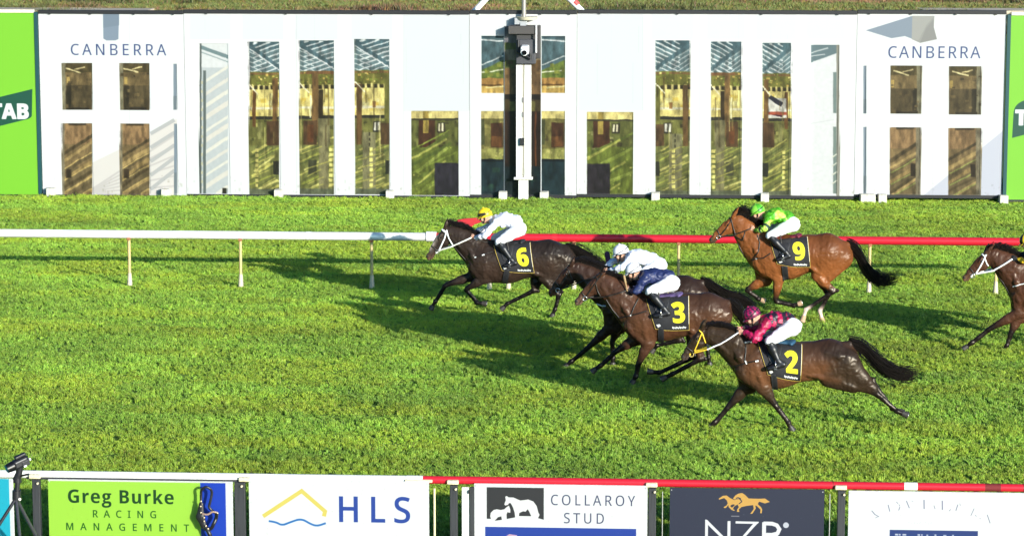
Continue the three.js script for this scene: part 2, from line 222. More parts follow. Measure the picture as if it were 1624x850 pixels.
const printTex = canvasTex(PR.w, PR.h, (g, w, h) => {
  g.fillStyle = '#fbfcfd'; g.fillRect(0, 0, w, h);
  for (const [a, b] of [[301, 365], [384, 449], [468, 535], [557, 622], [641, 742], [1034, 1100], [1122, 1182], [1200, 1262], [1280, 1340], [917, 1020]]) rect(g, a, 23, b, 62, '#f2f4f8');
  rect(g, 640, 22, 744, 174, '#f0f3f7'); rect(g, 918, 22, 1020, 175, '#f0f3f7'); streak(g, 744, 24, 744, 175, 0.6, '#cfd6dc'); streak(g, 640, 175, 744, 175, 0.6, '#dbe1e6'); streak(g, 1020, 26, 1020, 176, 0.6, '#cfd6dc');
  poly(g, [[145, 258], [190, 236], [280, 188], [280, 308], [145, 308]], '#f3ece6'); for (let i = 0; i < 7; i++) streak(g, 145, 300 - i * 3 + i * 4, 275, 215 + i * 16, 3, '#dcd6d2'); for (let i = 0; i < 5; i++) streak(g, 238, 300 - i * 22, 276, 270 - i * 20, 6, '#c9c9c8');
  poly(g, [[1592, 207], [1592, 314], [1460, 314]], '#d9dbea');
  poly(g, [[162.5, 20], [188, 20], [187, 62], [182, 64], [168, 64], [163, 61]], '#8fa0b3'); poly(g, [[162.5, 20], [188, 20], [188, 40], [163, 44]], '#8596a8');
  poly(g, [[1374, 48], [1448, 25], [1449, 62], [1436, 57], [1415, 60.5]], '#92a0b0'); poly(g, [[1448, 25], [1483, 25], [1482, 43], [1487, 62], [1460, 68], [1447, 62]], '#a8a7a2'); poly(g, [[1460, 68], [1470, 44], [1482, 30], [1482, 43], [1487, 62]], '#9b9a96'); poly(g, [[1448, 25], [1483, 25], [1470, 40], [1458, 64], [1447, 62]], '#b3b2ac');
  const text = (x0, x1, base, cap, color) => { const s = 'CANBERRA', py = base; g.fillStyle = color; g.font = (cap * 1.33 * 1.4) + 'px sans-serif'; g.textBaseline = 'alphabetic'; const ws = [...s].map((ch) => g.measureText(ch).width), W = cx(x1, py) - cx(x0, py), gap = (W - ws.reduce((a, b) => a + b)) / 7; let x = cx(x0, py); [...s].forEach((ch, i) => { g.fillText(ch, x, cy(x0, py)); x += ws[i] + gap; }); };
  text(110, 263, 87.5, 18, '#3a4d85'); text(1408, 1556, 91.5, 18.5, '#3a4d85');
  for (let i = 0; i < 420; i++) { const x = rnd() * w, y = h - Math.abs(gauss()) * 34; g.fillStyle = 'rgba(120,112,84,' + rr(0.04, 0.2) + ')'; g.fillRect(x, y - rr(1, 7), rr(1, 5), rr(1, 8)); }
  for (let i = 0; i < 60; i++) { const x = rnd() * w, y = rr(6, 120); g.fillStyle = 'rgba(130,135,140,' + rr(0.03, 0.08) + ')'; g.fillRect(x, y, rr(0.8, 2), rr(20, 120)); }
  for (const px of [205, 470, 640, 1110, 1270, 1480]) streak(g, px, 24, px, 314, 0.5, 'rgba(150,158,166,0.35)');
  for (const list of Object.values(WIN)) for (const wdw of list) paintWindow(g, wdw);
  for (const list of Object.values(WIN)) for (const [kind, a, b, c, d] of list) {   // print grain and the wobble of reflections in the photographed panes
    if (kind === 'strip') continue;
    const X0 = Math.round(cx(a, d)), X1 = Math.round(cx(b, d)), Y0 = Math.round(cy(a, c)), Y1 = Math.round(cy(a, d)), W = X1 - X0, H = Y1 - Y0, im = g.getImageData(X0, Y0, W, H), src = im.data.slice(), o = im.data, amp = kind.startsWith('pale') ? 0.8 : 1.3;
    for (let y = 0; y < H; y++) for (let x = 0; x < W; x++) {
      const u = X0 + x, v = Y0 + y, dx = amp * 2 * (fbm(u * 0.07, v * 0.05, 1, 3) - 0.5), dy = amp * 2.4 * (fbm(u * 0.06, v * 0.07, 5, 3) - 0.5), t = kind.startsWith('pale') ? 1 + 0.06 * (fbm(u * 0.2, v * 0.2, 9, 3) - 0.5) : 0.93 + 0.8 * (fbm(u * 0.16, v * 0.07, 9, 4) - 0.5) + 0.12 * (hash(u, v) - 0.5);
      for (let ch = 0; ch < 3; ch++) { let q = 0; for (const [ex, ey] of [[0, 0], [0.7, 0.2], [-0.6, -0.3], [0.2, 0.8], [0, 0]]) { const sx = Math.round(clamp(x + dx + ex, 2, W - 3)), sy = Math.round(clamp(y + dy + ey, 2, H - 3)); q += src[(sy * W + sx) * 4 + ch]; } o[(y * W + x) * 4 + ch] = clamp(q / 5 * t + (ch === 0 ? 3 : 0), 0, 255); }
    }
    g.putImageData(im, X0, Y0);
  }
});
const PRINT = lin(0.455, 0.455, 0.457), printMat = std(PRINT, 0.5, { map: printTex }), glassMat = std(PRINT, 0.3, { map: printTex }), blackMetal = std([0.012, 0.012, 0.014], 0.5), alu = std([0.55, 0.55, 0.54], 0.4, { metalness: 0.6 });
function printUV(g, ox, oy) { const p = g.attributes.position, uv = new Float32Array(p.count * 2); for (let i = 0; i < p.count; i++) { uv[2 * i] = (p.getX(i) + ox - HX0) / (HX1 - HX0); uv[2 * i + 1] = (p.getY(i) + oy - HY0) / (HY1 - HY0); } g.setAttribute('uv', new THREE.BufferAttribute(uv, 2)); return g; }
const SECT_LABEL = {
  a: 'white printed hoarding section with four brown windows and CANBERRA lettering, at the left end', b: 'white printed hoarding section with tall windows left of the finish post',
  c: 'middle hoarding section with the dark vertical panel behind the finish post', d: 'white printed hoarding section with tall windows between the finish post and the grey pyramid shape',
  e: 'white printed hoarding section with CANBERRA lettering below a grey pyramid shape, at the right end',
};
for (const k of Object.keys(SECT)) {
  const [p0, p1] = SECT[k], x0 = at(p0, 160, ZH).x + 0.004, x1 = at(p1, 160, ZH).x - 0.004, ox = (x0 + x1) / 2, top = at((p0 + p1) / 2, 22, ZH).y, bot = at((p0 + p1) / 2, 309, ZH).y;
  const t = thing('printed_hoarding', SECT_LABEL[k], 'hoarding', [ox, 0, ZH], 'printed hoarding sections along the far side of the track');
  const sh = new THREE.Shape([new THREE.Vector2(x0 - ox, bot), new THREE.Vector2(x1 - ox, bot), new THREE.Vector2(x1 - ox, top), new THREE.Vector2(x0 - ox, top)]);
  const rects = WIN[k].map(([kind, a, b, c, d]) => { const A = at(a, d, ZH), B = at(b, c, ZH), m = at((a + b) / 2, d, ZH); return [A.x - ox, Math.max(m.y, bot + 0.02), B.x - ox, Math.min(B.y, top - 0.02), kind]; });
  for (const [a, b, c, d, kind] of rects) if (kind !== 'mirror') sh.holes.push(new THREE.Path([new THREE.Vector2(a, b), new THREE.Vector2(a, d), new THREE.Vector2(c, d), new THREE.Vector2(c, b)]));
  const face = new THREE.ExtrudeGeometry(sh, { depth: 0.022, bevelEnabled: false }); mesh('white_panel', printUV(face, ox, 0), printMat, t);
  for (const [a, b, c, d, kind] of rects) {
    const z = kind === 'mirror' ? 0.034 : -0.004, g = box(c - a + (kind === 'mirror' ? 0 : 0.03), d - b + (kind === 'mirror' ? 0 : 0.03), 0.02, (a + c) / 2, (b + d) / 2, z);
    mesh(kind === 'mirror' ? 'dark_panel' : 'printed_window', printUV(g, ox, 0), glassMat, t);
  }
  mesh('backing_board', box(x1 - x0, top - bot, 0.05, 0, (top + bot) / 2, -0.042), std([0.3, 0.3, 0.3], 0.8), t);
  mesh('top_rail', box(x1 - x0, 0.09, 0.14, 0, top + 0.045, -0.02, 0.01), blackMetal, t);
  mesh('bottom_rail', box(x1 - x0, 0.075, 0.1, 0, bot - 0.038, -0.02), blackMetal, t);
  for (const s of [-1, 1]) mesh('stay', bar(V(s * (x1 - x0) * 0.35, top - 0.4, -0.09), V(s * (x1 - x0) * 0.35, 0.0, -1.7), 0.035), alu, t);
  for (const q of [0.08, 0.36, 0.66, 0.93]) mesh('bolt', box(0.04, 0.035, 0.04, lerp(x0 - ox, x1 - ox, q), top + 0.005, 0.055), blackMetal, t);
}
// green boards at both ends
const tabTex = (mirror) => canvasTex(512, 512, (g) => {
  g.fillStyle = '#8fe332'; g.fillRect(0, 0, 512, 512);
  const S = 512 / 4.6, X = (m) => (mirror ? m * S : 512 - m * S), Y = (m) => 512 - m * S;   // metres from the end next to the hoarding, metres above the bottom
  g.fillStyle = '#0c5b45'; g.beginPath();
  if (!mirror) { g.moveTo(X(0.09), Y(2.68)); g.lineTo(X(0.12), Y(2.0)); g.quadraticCurveTo(X(0.15), Y(1.93), X(0.3), Y(1.9)); g.lineTo(X(2.4), Y(1.36)); g.lineTo(X(2.4), Y(2.1)); g.closePath(); }
  else { g.moveTo(X(0.1), Y(1.55)); g.lineTo(X(0.12), Y(2.2)); g.quadraticCurveTo(X(0.14), Y(2.42), X(0.4), Y(2.5)); g.lineTo(X(2.4), Y(3.0)); g.lineTo(X(2.4), Y(2.2)); g.closePath(); }
  g.fill(); g.fillStyle = '#ffffff'; g.strokeStyle = '#ffffff'; g.lineWidth = 3.5; g.lineJoin = 'round'; g.font = 'bold 58px sans-serif';
  g.save(); g.textAlign = mirror ? 'left' : 'right'; g.translate(X(mirror ? 0.16 : 0.18), Y(mirror ? 1.88 : 1.93)); g.transform(1, 0, 0, 0.98, 0, 0); g.fillText('TAB', 0, 0); g.strokeText('TAB', 0, 0); g.restore();
});
for (const side of [0, 1]) {
  const inner = at(side ? 1601 : 57, 160, ZH).x, px = side ? 1601 : 57, top = at(px, side ? 24 : 20, ZH).y, bot = at(px, side ? 316 : 308, ZH).y, w = 4.6, mx = inner + (side ? w / 2 : -w / 2);
  const t = thing('green_hoarding', side ? 'bright green hoarding board with a dark green logo, at the right edge' : 'bright green hoarding board with white TAB lettering, at the left edge', 'hoarding', [mx, 0, ZH + 0.03], 'green hoarding boards');
  const g = box(w, top - bot, 0.06, 0, (top + bot) / 2, 0), uv = g.attributes.uv; mesh('green_panel', g, std(PRINT, 0.5, { map: tabTex(side) }), t); void uv;
  mesh('end_strip', box(0.085, top - bot + 0.04, 0.1, (side ? -1 : 1) * (w / 2 + 0.044), (top + bot) / 2, 0), std([0.004, 0.05, 0.055], 0.5), t);
  mesh('cap_rail', box(w, 0.08, 0.12, 0, top + 0.04, 0, 0.01), std([0.62, 0.56, 0.46], 0.7), t);
  mesh('bottom_rail', box(w, 0.06, 0.08, 0, bot - 0.03, -0.01), blackMetal, t);
}
// concrete feet
const footMat = std([0.62, 0.59, 0.52], 0.9, { map: dirtTex, bumpMap: grainTex, bumpScale: 0.004 });
const FEET = [[68, 'by the left green board'], [255, 'below the left CANBERRA lettering'], [437, 'below the first olive window from the left'], [616, 'below the tall window beside the left low window'], [797, 'just left of the finish post'], [863, 'just right of the finish post'], [1040, 'below the first tall window after the finish post'], [1213, 'behind the green jockey'], [1375, 'the wide one near the right CANBERRA lettering'], [1398, 'close beside the wide foot'], [1588, 'at the right end of the printed hoarding']];
FEET.forEach(([px, where], i) => {
  const p = ground(px, 318), w = px === 1375 ? 0.36 : 0.2; const g = box(w, 0.22, 0.32, 0, 0.1, 0, 0.015); g.rotateY(rr(-0.06, 0.06));
  solo('concrete_foot', 'pale concrete foot of the hoarding, ' + where, 'concrete block', g, footMat, [p.x, 0, ZH + 0.08], 'concrete feet under the hoarding');
});
// pale bare strip on the infield
[['dirt_path', 80, 13.5, 9.5, 2.2], ['sand_patch', 1560, 13.5, 6, 1.8]].forEach(([n, px, py, w, d]) => { const g = new THREE.BoxGeometry(w, 0.4, d, 6, 1, 2); const p = g.attributes.position; for (let i = 0; i < p.count; i++) { p.setX(i, p.getX(i) + rr(-0.15, 0.15)); p.setZ(i, p.getZ(i) + rr(-0.15, 0.15)); } const q = ground(px, py, 0.55); struct(n, g, std([0.56, 0.47, 0.36], 0.95, { map: dirtTex }), [q.x, 0.32, q.z]); });

// ---------------------------------------------------------------- finish post with its camera, in front of the dark panel
{
  const Z = ZH + 0.2, b = at(830, 313, Z), t = thing('finish_post', 'tall white twin finish post with a camera box at its top', 'post', [b.x, 0, Z]);
  const y = (py) => at(830, py, Z).y, x = (px, py = 160) => at(px, py, Z).x - b.x, white = std([0.82, 0.82, 0.8], 0.45, { map: dirtTex });
  const yt = y(102);
  for (const [a, c] of [[818.5, 829], [831.5, 842.5]]) mesh('upright', box(x(c) - x(a), yt - y(283), 0.14, (x(a) + x(c)) / 2, (yt + y(283)) / 2, 0, 0.015), white, t);
  mesh('lower_column', box(x(837.5, 300) - x(822, 300), y(284.6) - 0, 0.1, 0, y(284.6) / 2, 0, 0.01), white, t);
  mesh('collar', box(x(845) - x(815), 0.06, 0.22, 0, y(282.5), 0, 0.015), std([0.7, 0.68, 0.6], 0.5), t);
  mesh('seam_cover', box(0.018, yt - y(280), 0.06, 0, (yt + y(280)) / 2, 0.05), std([0.45, 0.42, 0.34], 0.6), t);
  for (const py of [158, 181]) mesh('hinge', box(0.045, 0.12, 0.05, 0, y(py), 0.075), std([0.2, 0.19, 0.18], 0.5), t);
  mesh('control_box', box(0.11, 0.18, 0.08, x(828.5), y(224), 0.11, 0.008), std([0.012, 0.012, 0.013], 0.5), t);
  const h = mesh('camera_box', box(x(850) - x(819), y(62) - y(101), 0.34, x(834.5), y(81), 0.02, 0.02), std([0.052, 0.052, 0.060], 0.5), t);
  mesh('box_visor', box(x(852) - x(807), y(40) - y(53), 0.4, x(829.5), y(46.5), 0.05, 0.015), std([0.056, 0.050, 0.048], 0.5), h);
  mesh('side_plate', box(x(857) - x(845), y(40) - y(92), 0.3, x(851), y(66), -0.03, 0.01), std([0.040, 0.036, 0.036], 0.5), h);
  mesh('box_trim', box(0.03, y(38) - y(82), 0.04, x(851.5), y(60), 0.27), std([0.8, 0.8, 0.8], 0.4), h);
  mesh('back_shell', box(x(848) - x(820), y(44) - y(70), 0.26, x(834), y(57), 0.0), std([0.036, 0.034, 0.036], 0.6), h);
  const cm = mesh('camera_body', (() => { const g = merge([box(0.2, 0.19, 0.3, 0, 0, 0, 0.04), (() => { const c = new THREE.CylinderGeometry(0.085, 0.095, 0.12, 20); c.rotateX(Math.PI / 2); c.translate(0, -0.02, 0.18); return c; })()]); g.rotateX(0.12); g.translate(x(833.5), y(77), 0.3); return g; })(), std([0.78, 0.78, 0.78], 0.35), t);
  mesh('lens', (() => { const c = new THREE.CylinderGeometry(0.06, 0.06, 0.05, 20); c.rotateX(Math.PI / 2 + 0.12); c.translate(x(833.5), y(77) - 0.055, 0.535); return c; })(), std([0.006, 0.006, 0.008], 0.12), cm);
  mesh('camera_mount', merge([bar(V(x(823), y(62), 0.22), V(x(823), y(80), 0.24), 0.03), bar(V(x(821), y(80), 0.24), V(x(842), y(91), 0.26), 0.035), bar(V(x(842), y(84), 0.26), V(x(842), y(93), 0.26), 0.03)]), std([0.01, 0.01, 0.012], 0.5), t);
  mesh('mast', bar(V(0.01, y(42), 0), V(0.01, 9.2, 0), 0.055, 12, 0.05), std([0.3, 0.28, 0.25], 0.45, { metalness: 0.3 }), t);
  mesh('mast_plate', (() => { const c = new THREE.CylinderGeometry(0.26, 0.22, 0.07, 24); c.translate(x(836), y(28.5), 0); return c; })(), std([0.6, 0.55, 0.42], 0.6), t);
  mesh('mast_bracket', merge([box(0.3, 0.16, 0.2, x(826), y(33), 0, 0.01), box(0.14, 0.1, 0.24, x(830), y(38), 0)]), std([0.32, 0.33, 0.35], 0.5), t);
  const zb = -1.6 - 0.9; // two braces that stand behind the hoarding and lean in to the mast
  for (const [p0, p1, s] of [[750, 769, -1], [926, 905, 1]]) { const a = at(p0, 20, ZH - 1.6), c = at(p1, 0, ZH - 1.6), d = c.clone().sub(a), lo = a.clone().addScaledVector(d, -a.y / d.y), hi = a.clone().addScaledVector(d, 4.4); void zb;
    const brace = mesh('brace', bar(lo.sub(V(b.x, 0, Z)), hi.sub(V(b.x, 0, Z)), 0.075, 10), white, t); if (s > 0) mesh('red_band', (() => { const A = at(916, 8, ZH - 1.6).sub(V(b.x, 0, Z)), B = at(911, 2, ZH - 1.6).sub(V(b.x, 0, Z)); return bar(A, B, 0.082, 10); })(), std([0.55, 0.06, 0.06], 0.6), brace); }
}
// ---------------------------------------------------------------- running rails
const whitePlastic = std([0.85, 0.85, 0.84], 0.35, { map: dirtTex }), redPlastic = std([0.5, 0.014, 0.028], 0.32), creamPost = std([0.58, 0.45, 0.2], 0.5, { map: dirtTex });
const ZR = ground(382, 456).z, RY = at(382, 373, ZR).y;
{
  const xs = at(684, 374, ZR).x, xl = at(-120, 370, ZR).x, xr = at(1760, 384, ZR).x;
  const rail = (name, label, a, b, m, seam) => {
    const t = thing(name, label, 'rail', [(a + b) / 2, 0, ZR]), L = b - a;
    const prof = new THREE.CapsuleGeometry(0.078, 0.01, 6, 16); prof.scale(1, 1, 1); void prof;
    const g = new THREE.CylinderGeometry(0.08, 0.08, L, 24, 1); g.rotateZ(Math.PI / 2); g.translate(0, RY, 0); mesh('rail_tube', g, m, t);
    for (let x = a + 2.4; x < b; x += 5.2) mesh('joint', (() => { const c = new THREE.CylinderGeometry(0.0835, 0.0835, 0.1, 24); c.rotateZ(Math.PI / 2); c.translate(x - (a + b) / 2, RY, 0); return c; })(), seam, t);
  };
  rail('running_rail', 'white plastic far running rail, left of the leading horse', xl, xs, whitePlastic, std([0.75, 0.75, 0.74], 0.4));
  rail('running_rail', 'red plastic far running rail, behind and right of the leading horse', xs, xr, redPlastic, std([0.6, 0.02, 0.03], 0.35));
  const cap = new THREE.CylinderGeometry(0.1, 0.1, 0.2, 20); cap.rotateZ(Math.PI / 2); solo('rail_coupling', 'white coupling on the far rail beside the leading horse\'s face', 'rail fitting', cap, whitePlastic, [xs + 0.0, RY + 0.005, ZR]);
  const sleeveMat = std([0.62, 0.55, 0.4], 0.5, { map: dirtTex }); const P = [[205, 452, 'white post under the far rail, leftmost in view'], [381.5, 456, 'white post under the far rail, second from the left'], [589.5, 458, 'post under the far rail just ahead of the leading horse\'s muzzle'], [776, 460, 'far rail post seen between the leading horse\'s forelegs'], [806.5, 462, 'far rail post seen under the leading horse\'s belly'], [910.5, 464, 'far rail post just behind the croup of horse 6'], [1076, 466, 'far rail post behind the white-capped jockeys'], [1230, 468, 'far rail post hidden mostly by horse 9'], [1379, 466, 'white post under the far rail beneath the tail of horse 9'], [1580, 469, 'white post under the far rail by the neck of the white-bridled horse']];
  P.forEach(([px, py, label]) => {
    const p = at(px, py, ZR), t = thing('rail_post', label, 'post', [p.x, 0, ZR + 0.01], 'posts of the far running rail');
    mesh('pole', bar(V(0, 0.2, 0), V(0, RY - 0.05, 0), 0.031, 10), creamPost, t);
    mesh('base_sleeve', bar(V(0, -0.02, 0), V(0, 0.27, 0), 0.056, 12, 0.036), sleeveMat, t);
    mesh('rail_bracket', box(0.07, 0.05, 0.13, 0, RY - 0.085, 0, 0.01), std([0.3, 0.12, 0.05], 0.6), t);
  });
  // red shape above the rail, built as cloth, behind the leading horse's mane
  const mk = thing('red_marker', 'red fabric shape above the far rail, between the mane and the yellow cap', 'marker', [at(745, 355, ZR).x, 0, ZR + 0.3]);
  const sh = new THREE.Shape(); const q = (px, py) => { const p = at(px, py, ZR + 0.3); return [p.x - mk.position.x, p.y]; };
  [[726, 349], [740, 347], [757, 346], [764, 351], [752, 355], [744, 362], [738, 371], [728, 366]].forEach((p, i) => sh[i ? 'lineTo' : 'moveTo'](...q(...p)));
  mesh('cloth', new THREE.ExtrudeGeometry(sh, { depth: 0.03, bevelEnabled: true, bevelSize: 0.012, bevelThickness: 0.012, bevelSegments: 2 }), std([0.42, 0.012, 0.02], 0.7), mk);
  mesh('stick', bar(V(...q(733, 366), 0.0), V(...q(733, 380), -0.2), 0.015), redPlastic, mk);
}

// ---------------------------------------------------------------- near rail with advertising signs
const HN = 1.12, ZN = ground(830, 763, HN).z;
{
  const R = 0.047, tubeBar = (x0, x1, r, y) => { const g = new THREE.CylinderGeometry(r, r, x1 - x0, 20); g.rotateZ(Math.PI / 2); g.translate((x0 + x1) / 2, y, 0); return g; };
  const xa = at(-90, 750, ZN).x, xm = at(668, 760, ZN).x, xb = at(1720, 776, ZN).x;
  const w = thing('near_rail', 'white plastic near rail above the lime and HLS signs', 'rail', [(xa + xm) / 2, 0, ZN]); mesh('rail_tube', tubeBar(xa - w.position.x, xm - w.position.x, R, HN), whitePlastic, w);
  const r = thing('near_rail', 'red plastic near rail above the right-hand signs', 'rail', [(xm + xb) / 2, 0, ZN]); mesh('rail_tube', tubeBar(xm - r.position.x, xb - r.position.x, R, HN), redPlastic, r);
  mesh('end_sleeve', tubeBar(xm - 0.18 - r.position.x, xm + 0.02 - r.position.x, R * 1.06, HN), whitePlastic, r);
  for (const px of [1322, 1624]) { const x = at(px, 775, ZN).x - r.position.x; mesh('joint', tubeBar(x - 0.008, x + 0.008, R * 1.012, HN), std([0.25, 0.01, 0.015], 0.6), r); }
  const x0 = at(1435, 775, ZN).x - r.position.x, x1 = at(1456, 775, ZN).x - r.position.x; mesh('white_tape', tubeBar(x0, x1, R * 1.04, HN), std([0.8, 0.76, 0.68], 0.6), r);
  const mud = std([0.15, 0.01, 0.012], 0.8); mesh('scuff', tubeBar(at(1563, 780, ZN).x - r.position.x, at(1588, 780, ZN).x - r.position.x, R * 1.008, HN), mud, r);

  const ink = (g, k) => ({ // a helper that writes letter-spaced text between two edges, all in photograph pixels times k
    span(s, x0, x1, base, cap, color, weight = '', fam = 'sans-serif', squeeze = 1) { g.fillStyle = color; g.font = weight + ' ' + (cap / 0.714 * k) + 'px ' + fam; const ws = [...s].map((c) => g.measureText(c).width * squeeze), W = (x1 - x0) * k, gap = s.length > 1 ? (W - ws.reduce((a, b) => a + b)) / (s.length - 1) : 0; let x = x0 * k; [...s].forEach((c, i) => { g.save(); g.translate(x, base * k); g.scale(squeeze, 1); g.fillText(c, 0, 0); if (this.bold) { g.strokeStyle = color; g.lineWidth = this.bold * k; g.stroke && g.strokeText(c, 0, 0); } g.restore(); x += ws[i] + gap; }); },
    box(a, b, c, d, f) { g.fillStyle = f; g.fillRect(a * k, b * k, (c - a) * k, (d - b) * k); },
    poly(pts, f) { g.beginPath(); pts.forEach(([x, y], i) => g[i ? 'lineTo' : 'moveTo'](x * k, y * k)); g.closePath(); g.fillStyle = f; g.fill(); },
    line(pts, wd, f, smooth) { g.beginPath(); pts.forEach(([x, y], i) => { if (!i) g.moveTo(x * k, y * k); else if (smooth && i < pts.length - 1) g.quadraticCurveTo(x * k, y * k, (x + pts[i + 1][0]) / 2 * k, (y + pts[i + 1][1]) / 2 * k); else g.lineTo(x * k, y * k); }); g.strokeStyle = f; g.lineWidth = wd * k; g.lineCap = 'butt'; g.lineJoin = 'miter'; g.stroke(); },
  });
  const DROP = 134;   // a board is about a metre high; its lower part is below the picture
  const base4 = '#30344d', signs = [
    ['cyan advertising sign with tripod shadows, at the left edge', -150, 19, 758, '#22c4e0', (k, g) => { k.box(163, 0, 169, DROP, '#f4fbfc'); }],
    ['lime green sign for a racing management firm with a blue right end', 75, 368, 762, '#b4f04e', (k) => { k.box(0, 0, 293, 2.2, '#f3f6ea'); k.box(242, 2, 282, DROP, '#1547cf'); k.box(282, 0, 293, DROP, '#f6f8fa'); k.span('Greg Burke', 29.5, 201, 37, 21.5, '#0f4a1c', 'bold'); k.bold = 0.5; k.span('RACING', 69, 172, 60, 11.5, '#1f6a16'); k.span('MANAGEMENT', 26, 223, 81, 11.5, '#1f6a16'); k.bold = 0; }],
    ['white sign with a yellow roof, a blue wave and the letters HLS', 394, 680, 762, '#fbfcfd', (k, g) => { k.line([[22, 59.5], [84, 17.5], [121, 50], [119, 58]], 6.5, '#f3e070'); k.line([[31, 67], [42, 68], [52, 74], [66, 68], [83, 62], [98, 71], [108, 74], [122, 69]], 3.2, '#2f7fd0', true); k.bold = 1.6; k.span('HLS', 138.5, 258, 66, 40, '#2a4dae'); void g; }],
    ['white stud sign with a dark square of a white mare and foal', 752, 1027.5, 768.5, '#fafbfd', (k) => {
      k.box(20, 5.5, 111, 57, '#37363b'); 
      const q = (pts) => pts.map(([x, y]) => [8 + x / 6.015, -3.5 + y / 6.015]), wt = '#fdfdfd', dk = '#37363b';
      k.poly(q([[250, 145], [265, 137], [280, 150], [330, 152], [395, 180], [470, 169], [520, 188], [550, 230], [568, 295], [579, 318], [562, 356], [500, 345], [380, 348], [345, 348], [340, 300], [325, 250], [302, 207], [287, 207], [275, 226], [262, 226], [254, 232], [240, 220], [255, 180]]), wt); k.poly(q([[382, 332], [385, 302], [420, 285], [445, 288], [465, 264], [482, 290], [499, 332]]), dk);
      k.poly(q([[285, 230], [299, 270], [298, 302], [270, 296], [262, 320], [265, 365], [220, 382], [150, 384], [120, 386], [105, 340], [110, 305], [140, 275], [170, 269], [205, 275], [240, 268], [265, 245]]), wt); k.poly(q([[150, 381], [180, 347], [212, 337], [219, 379]]), dk);
      k.poly(q([[72, 362], [130, 386], [265, 363], [350, 345], [500, 335], [575, 353], [645, 373], [645, 410], [60, 410], [60, 365]]), '#fafbfd');
      k.span('COLLAROY', 121, 256, 33, 16.5, '#43466f', '', 'sans-serif', 0.95); k.span('STUD', 142, 208, 62.5, 16.5, '#43466f', '', 'sans-serif', 0.95); k.box(17.5, 70, 258, DROP, '#2447b0'); k.poly([[46, 88], [56, 81.5], [68, 83], [72, 92], [50, 98]], '#e9b8c4'); }],
    ['navy sign with two galloping gold horses above white NZB letters', 1063, 1308.5, 775, '#30344d', (k, g) => {
      const q = (pts) => pts.map(([x, y]) => [47 + x / 10.15, -3 + y / 10.15]), gold = '#e9b45c';
      k.poly(q([[310, 200], [380, 150], [440, 143], [490, 180], [560, 215], [640, 200], [700, 260], [600, 300], [560, 330], [545, 370], [580, 385], [560, 397], [520, 380], [475, 335], [470, 300], [430, 350], [400, 352], [395, 335], [440, 310], [460, 270], [440, 220], [400, 187], [320, 214]]), gold);
      k.poly(q([[500, 320], [515, 300], [550, 288], [580, 296], [545, 330], [530, 345]]), base4); 
      k.poly(q([[545, 190], [580, 140], [630, 110], [690, 98], [740, 130], [795, 187], [960, 190], [1060, 184], [1140, 240], [1060, 266], [965, 238], [945, 280], [1000, 330], [1018, 370], [1010, 430], [985, 430], [990, 370], [930, 312], [905, 302], [915, 350], [860, 440], [825, 442], [880, 360], [870, 297], [760, 312], [680, 332], [640, 372], [650, 412], [608, 412], [615, 370], [640, 330], [620, 300], [690, 230], [660, 186], [600, 202], [560, 207]]), gold);
      k.line(q([[590, 190], [625, 176], [662, 190], [650, 205]]), 1.5, base4); k.line(q([[680, 225], [684, 245], [640, 278]]), 1.5, base4); k.box(98, 44, 111, 45.6, '#8f8d9a');
      const wl = '#f8f8fb', L = (pts, wd) => k.line(q(pts), wd, wl); k.poly(q([[98, 548], [145, 565], [145, 965], [98, 965]]), wl); k.poly(q([[98, 548], [128, 552], [508, 930], [508, 968], [480, 968], [98, 590]]), wl); k.poly(q([[460, 568], [508, 566], [508, 968], [460, 968]]), wl);
      k.poly(q([[590, 568], [965, 572], [965, 585], [940, 608], [590, 606]]), wl); k.poly(q([[880, 600], [965, 575], [660, 930], [585, 965]]), wl); k.poly(q([[585, 928], [960, 928], [960, 966], [585, 966]]), wl); k.poly(q([[1020, 578], [1084, 580], [1084, 968], [1020, 968]]), wl);
      L([[1040, 598], [1180, 600], [1255, 625], [1300, 690], [1270, 760], [1180, 785], [1060, 785]], 6.2); L([[1060, 785], [1230, 800], [1310, 860], [1270, 930], [1180, 948], [1040, 948]], 6.2);
      g.beginPath(); g.arc(185.4 * 3, 58.3 * 3, 4.6 * 3, 0, 7); g.fillStyle = '#d9dbe8'; g.fill(); }],
    ['white sign with broken faded arc lettering above a blue band', 1347, 1632, 780, '#fafbfd', (k) => {
      const ic = '#7b7ea2'; for (const [a, b, c, d, wd] of [[37, 32, 43, 39, 1.3], [42, 38, 49, 42, 1.2], [43, 44, 47, 42, 0.8], [63, 22, 66, 33, 1.3], [76, 17, 79, 20, 0.9], [80, 31, 82, 25, 1.2], [80, 21, 82, 24, 0.8], [92, 15, 97, 27, 1.3], [100, 15, 103, 16, 0.6], [120, 13, 120.5, 28, 1.6], [136, 22, 138, 28, 0.9], [149, 14, 149.5, 29, 1.6], [160, 31, 163, 28, 0.9], [171, 30, 174, 20, 1.3], [177, 18, 178, 22, 0.7], [195, 38, 200, 26, 1.0], [202, 37, 204, 39, 0.9], [221, 36, 226, 50, 1.2], [209, 42, 211, 43, 0.7]]) k.line([[a, b], [c, d]], wd, ic);
      for (let i = 0; i < 9; i++) k.line([[96 + i * 4.4, 51 + (i % 3)], [98 + i * 4.4, 49.5 + (i % 2) * 3]], 0.6, '#d5d7e0'); k.box(66.5, 63, 207, DROP, '#233f86'); for (const [a, w] of [[75, 5], [81, 3], [87, 6], [111, 4], [117, 2], [125, 3], [138, 3], [152, 5], [166, 3]]) k.box(a, 69.5 + (a % 3) * 0.3, a + w, 72.2, 'rgba(226,231,244,0.9)'); }],
  ];
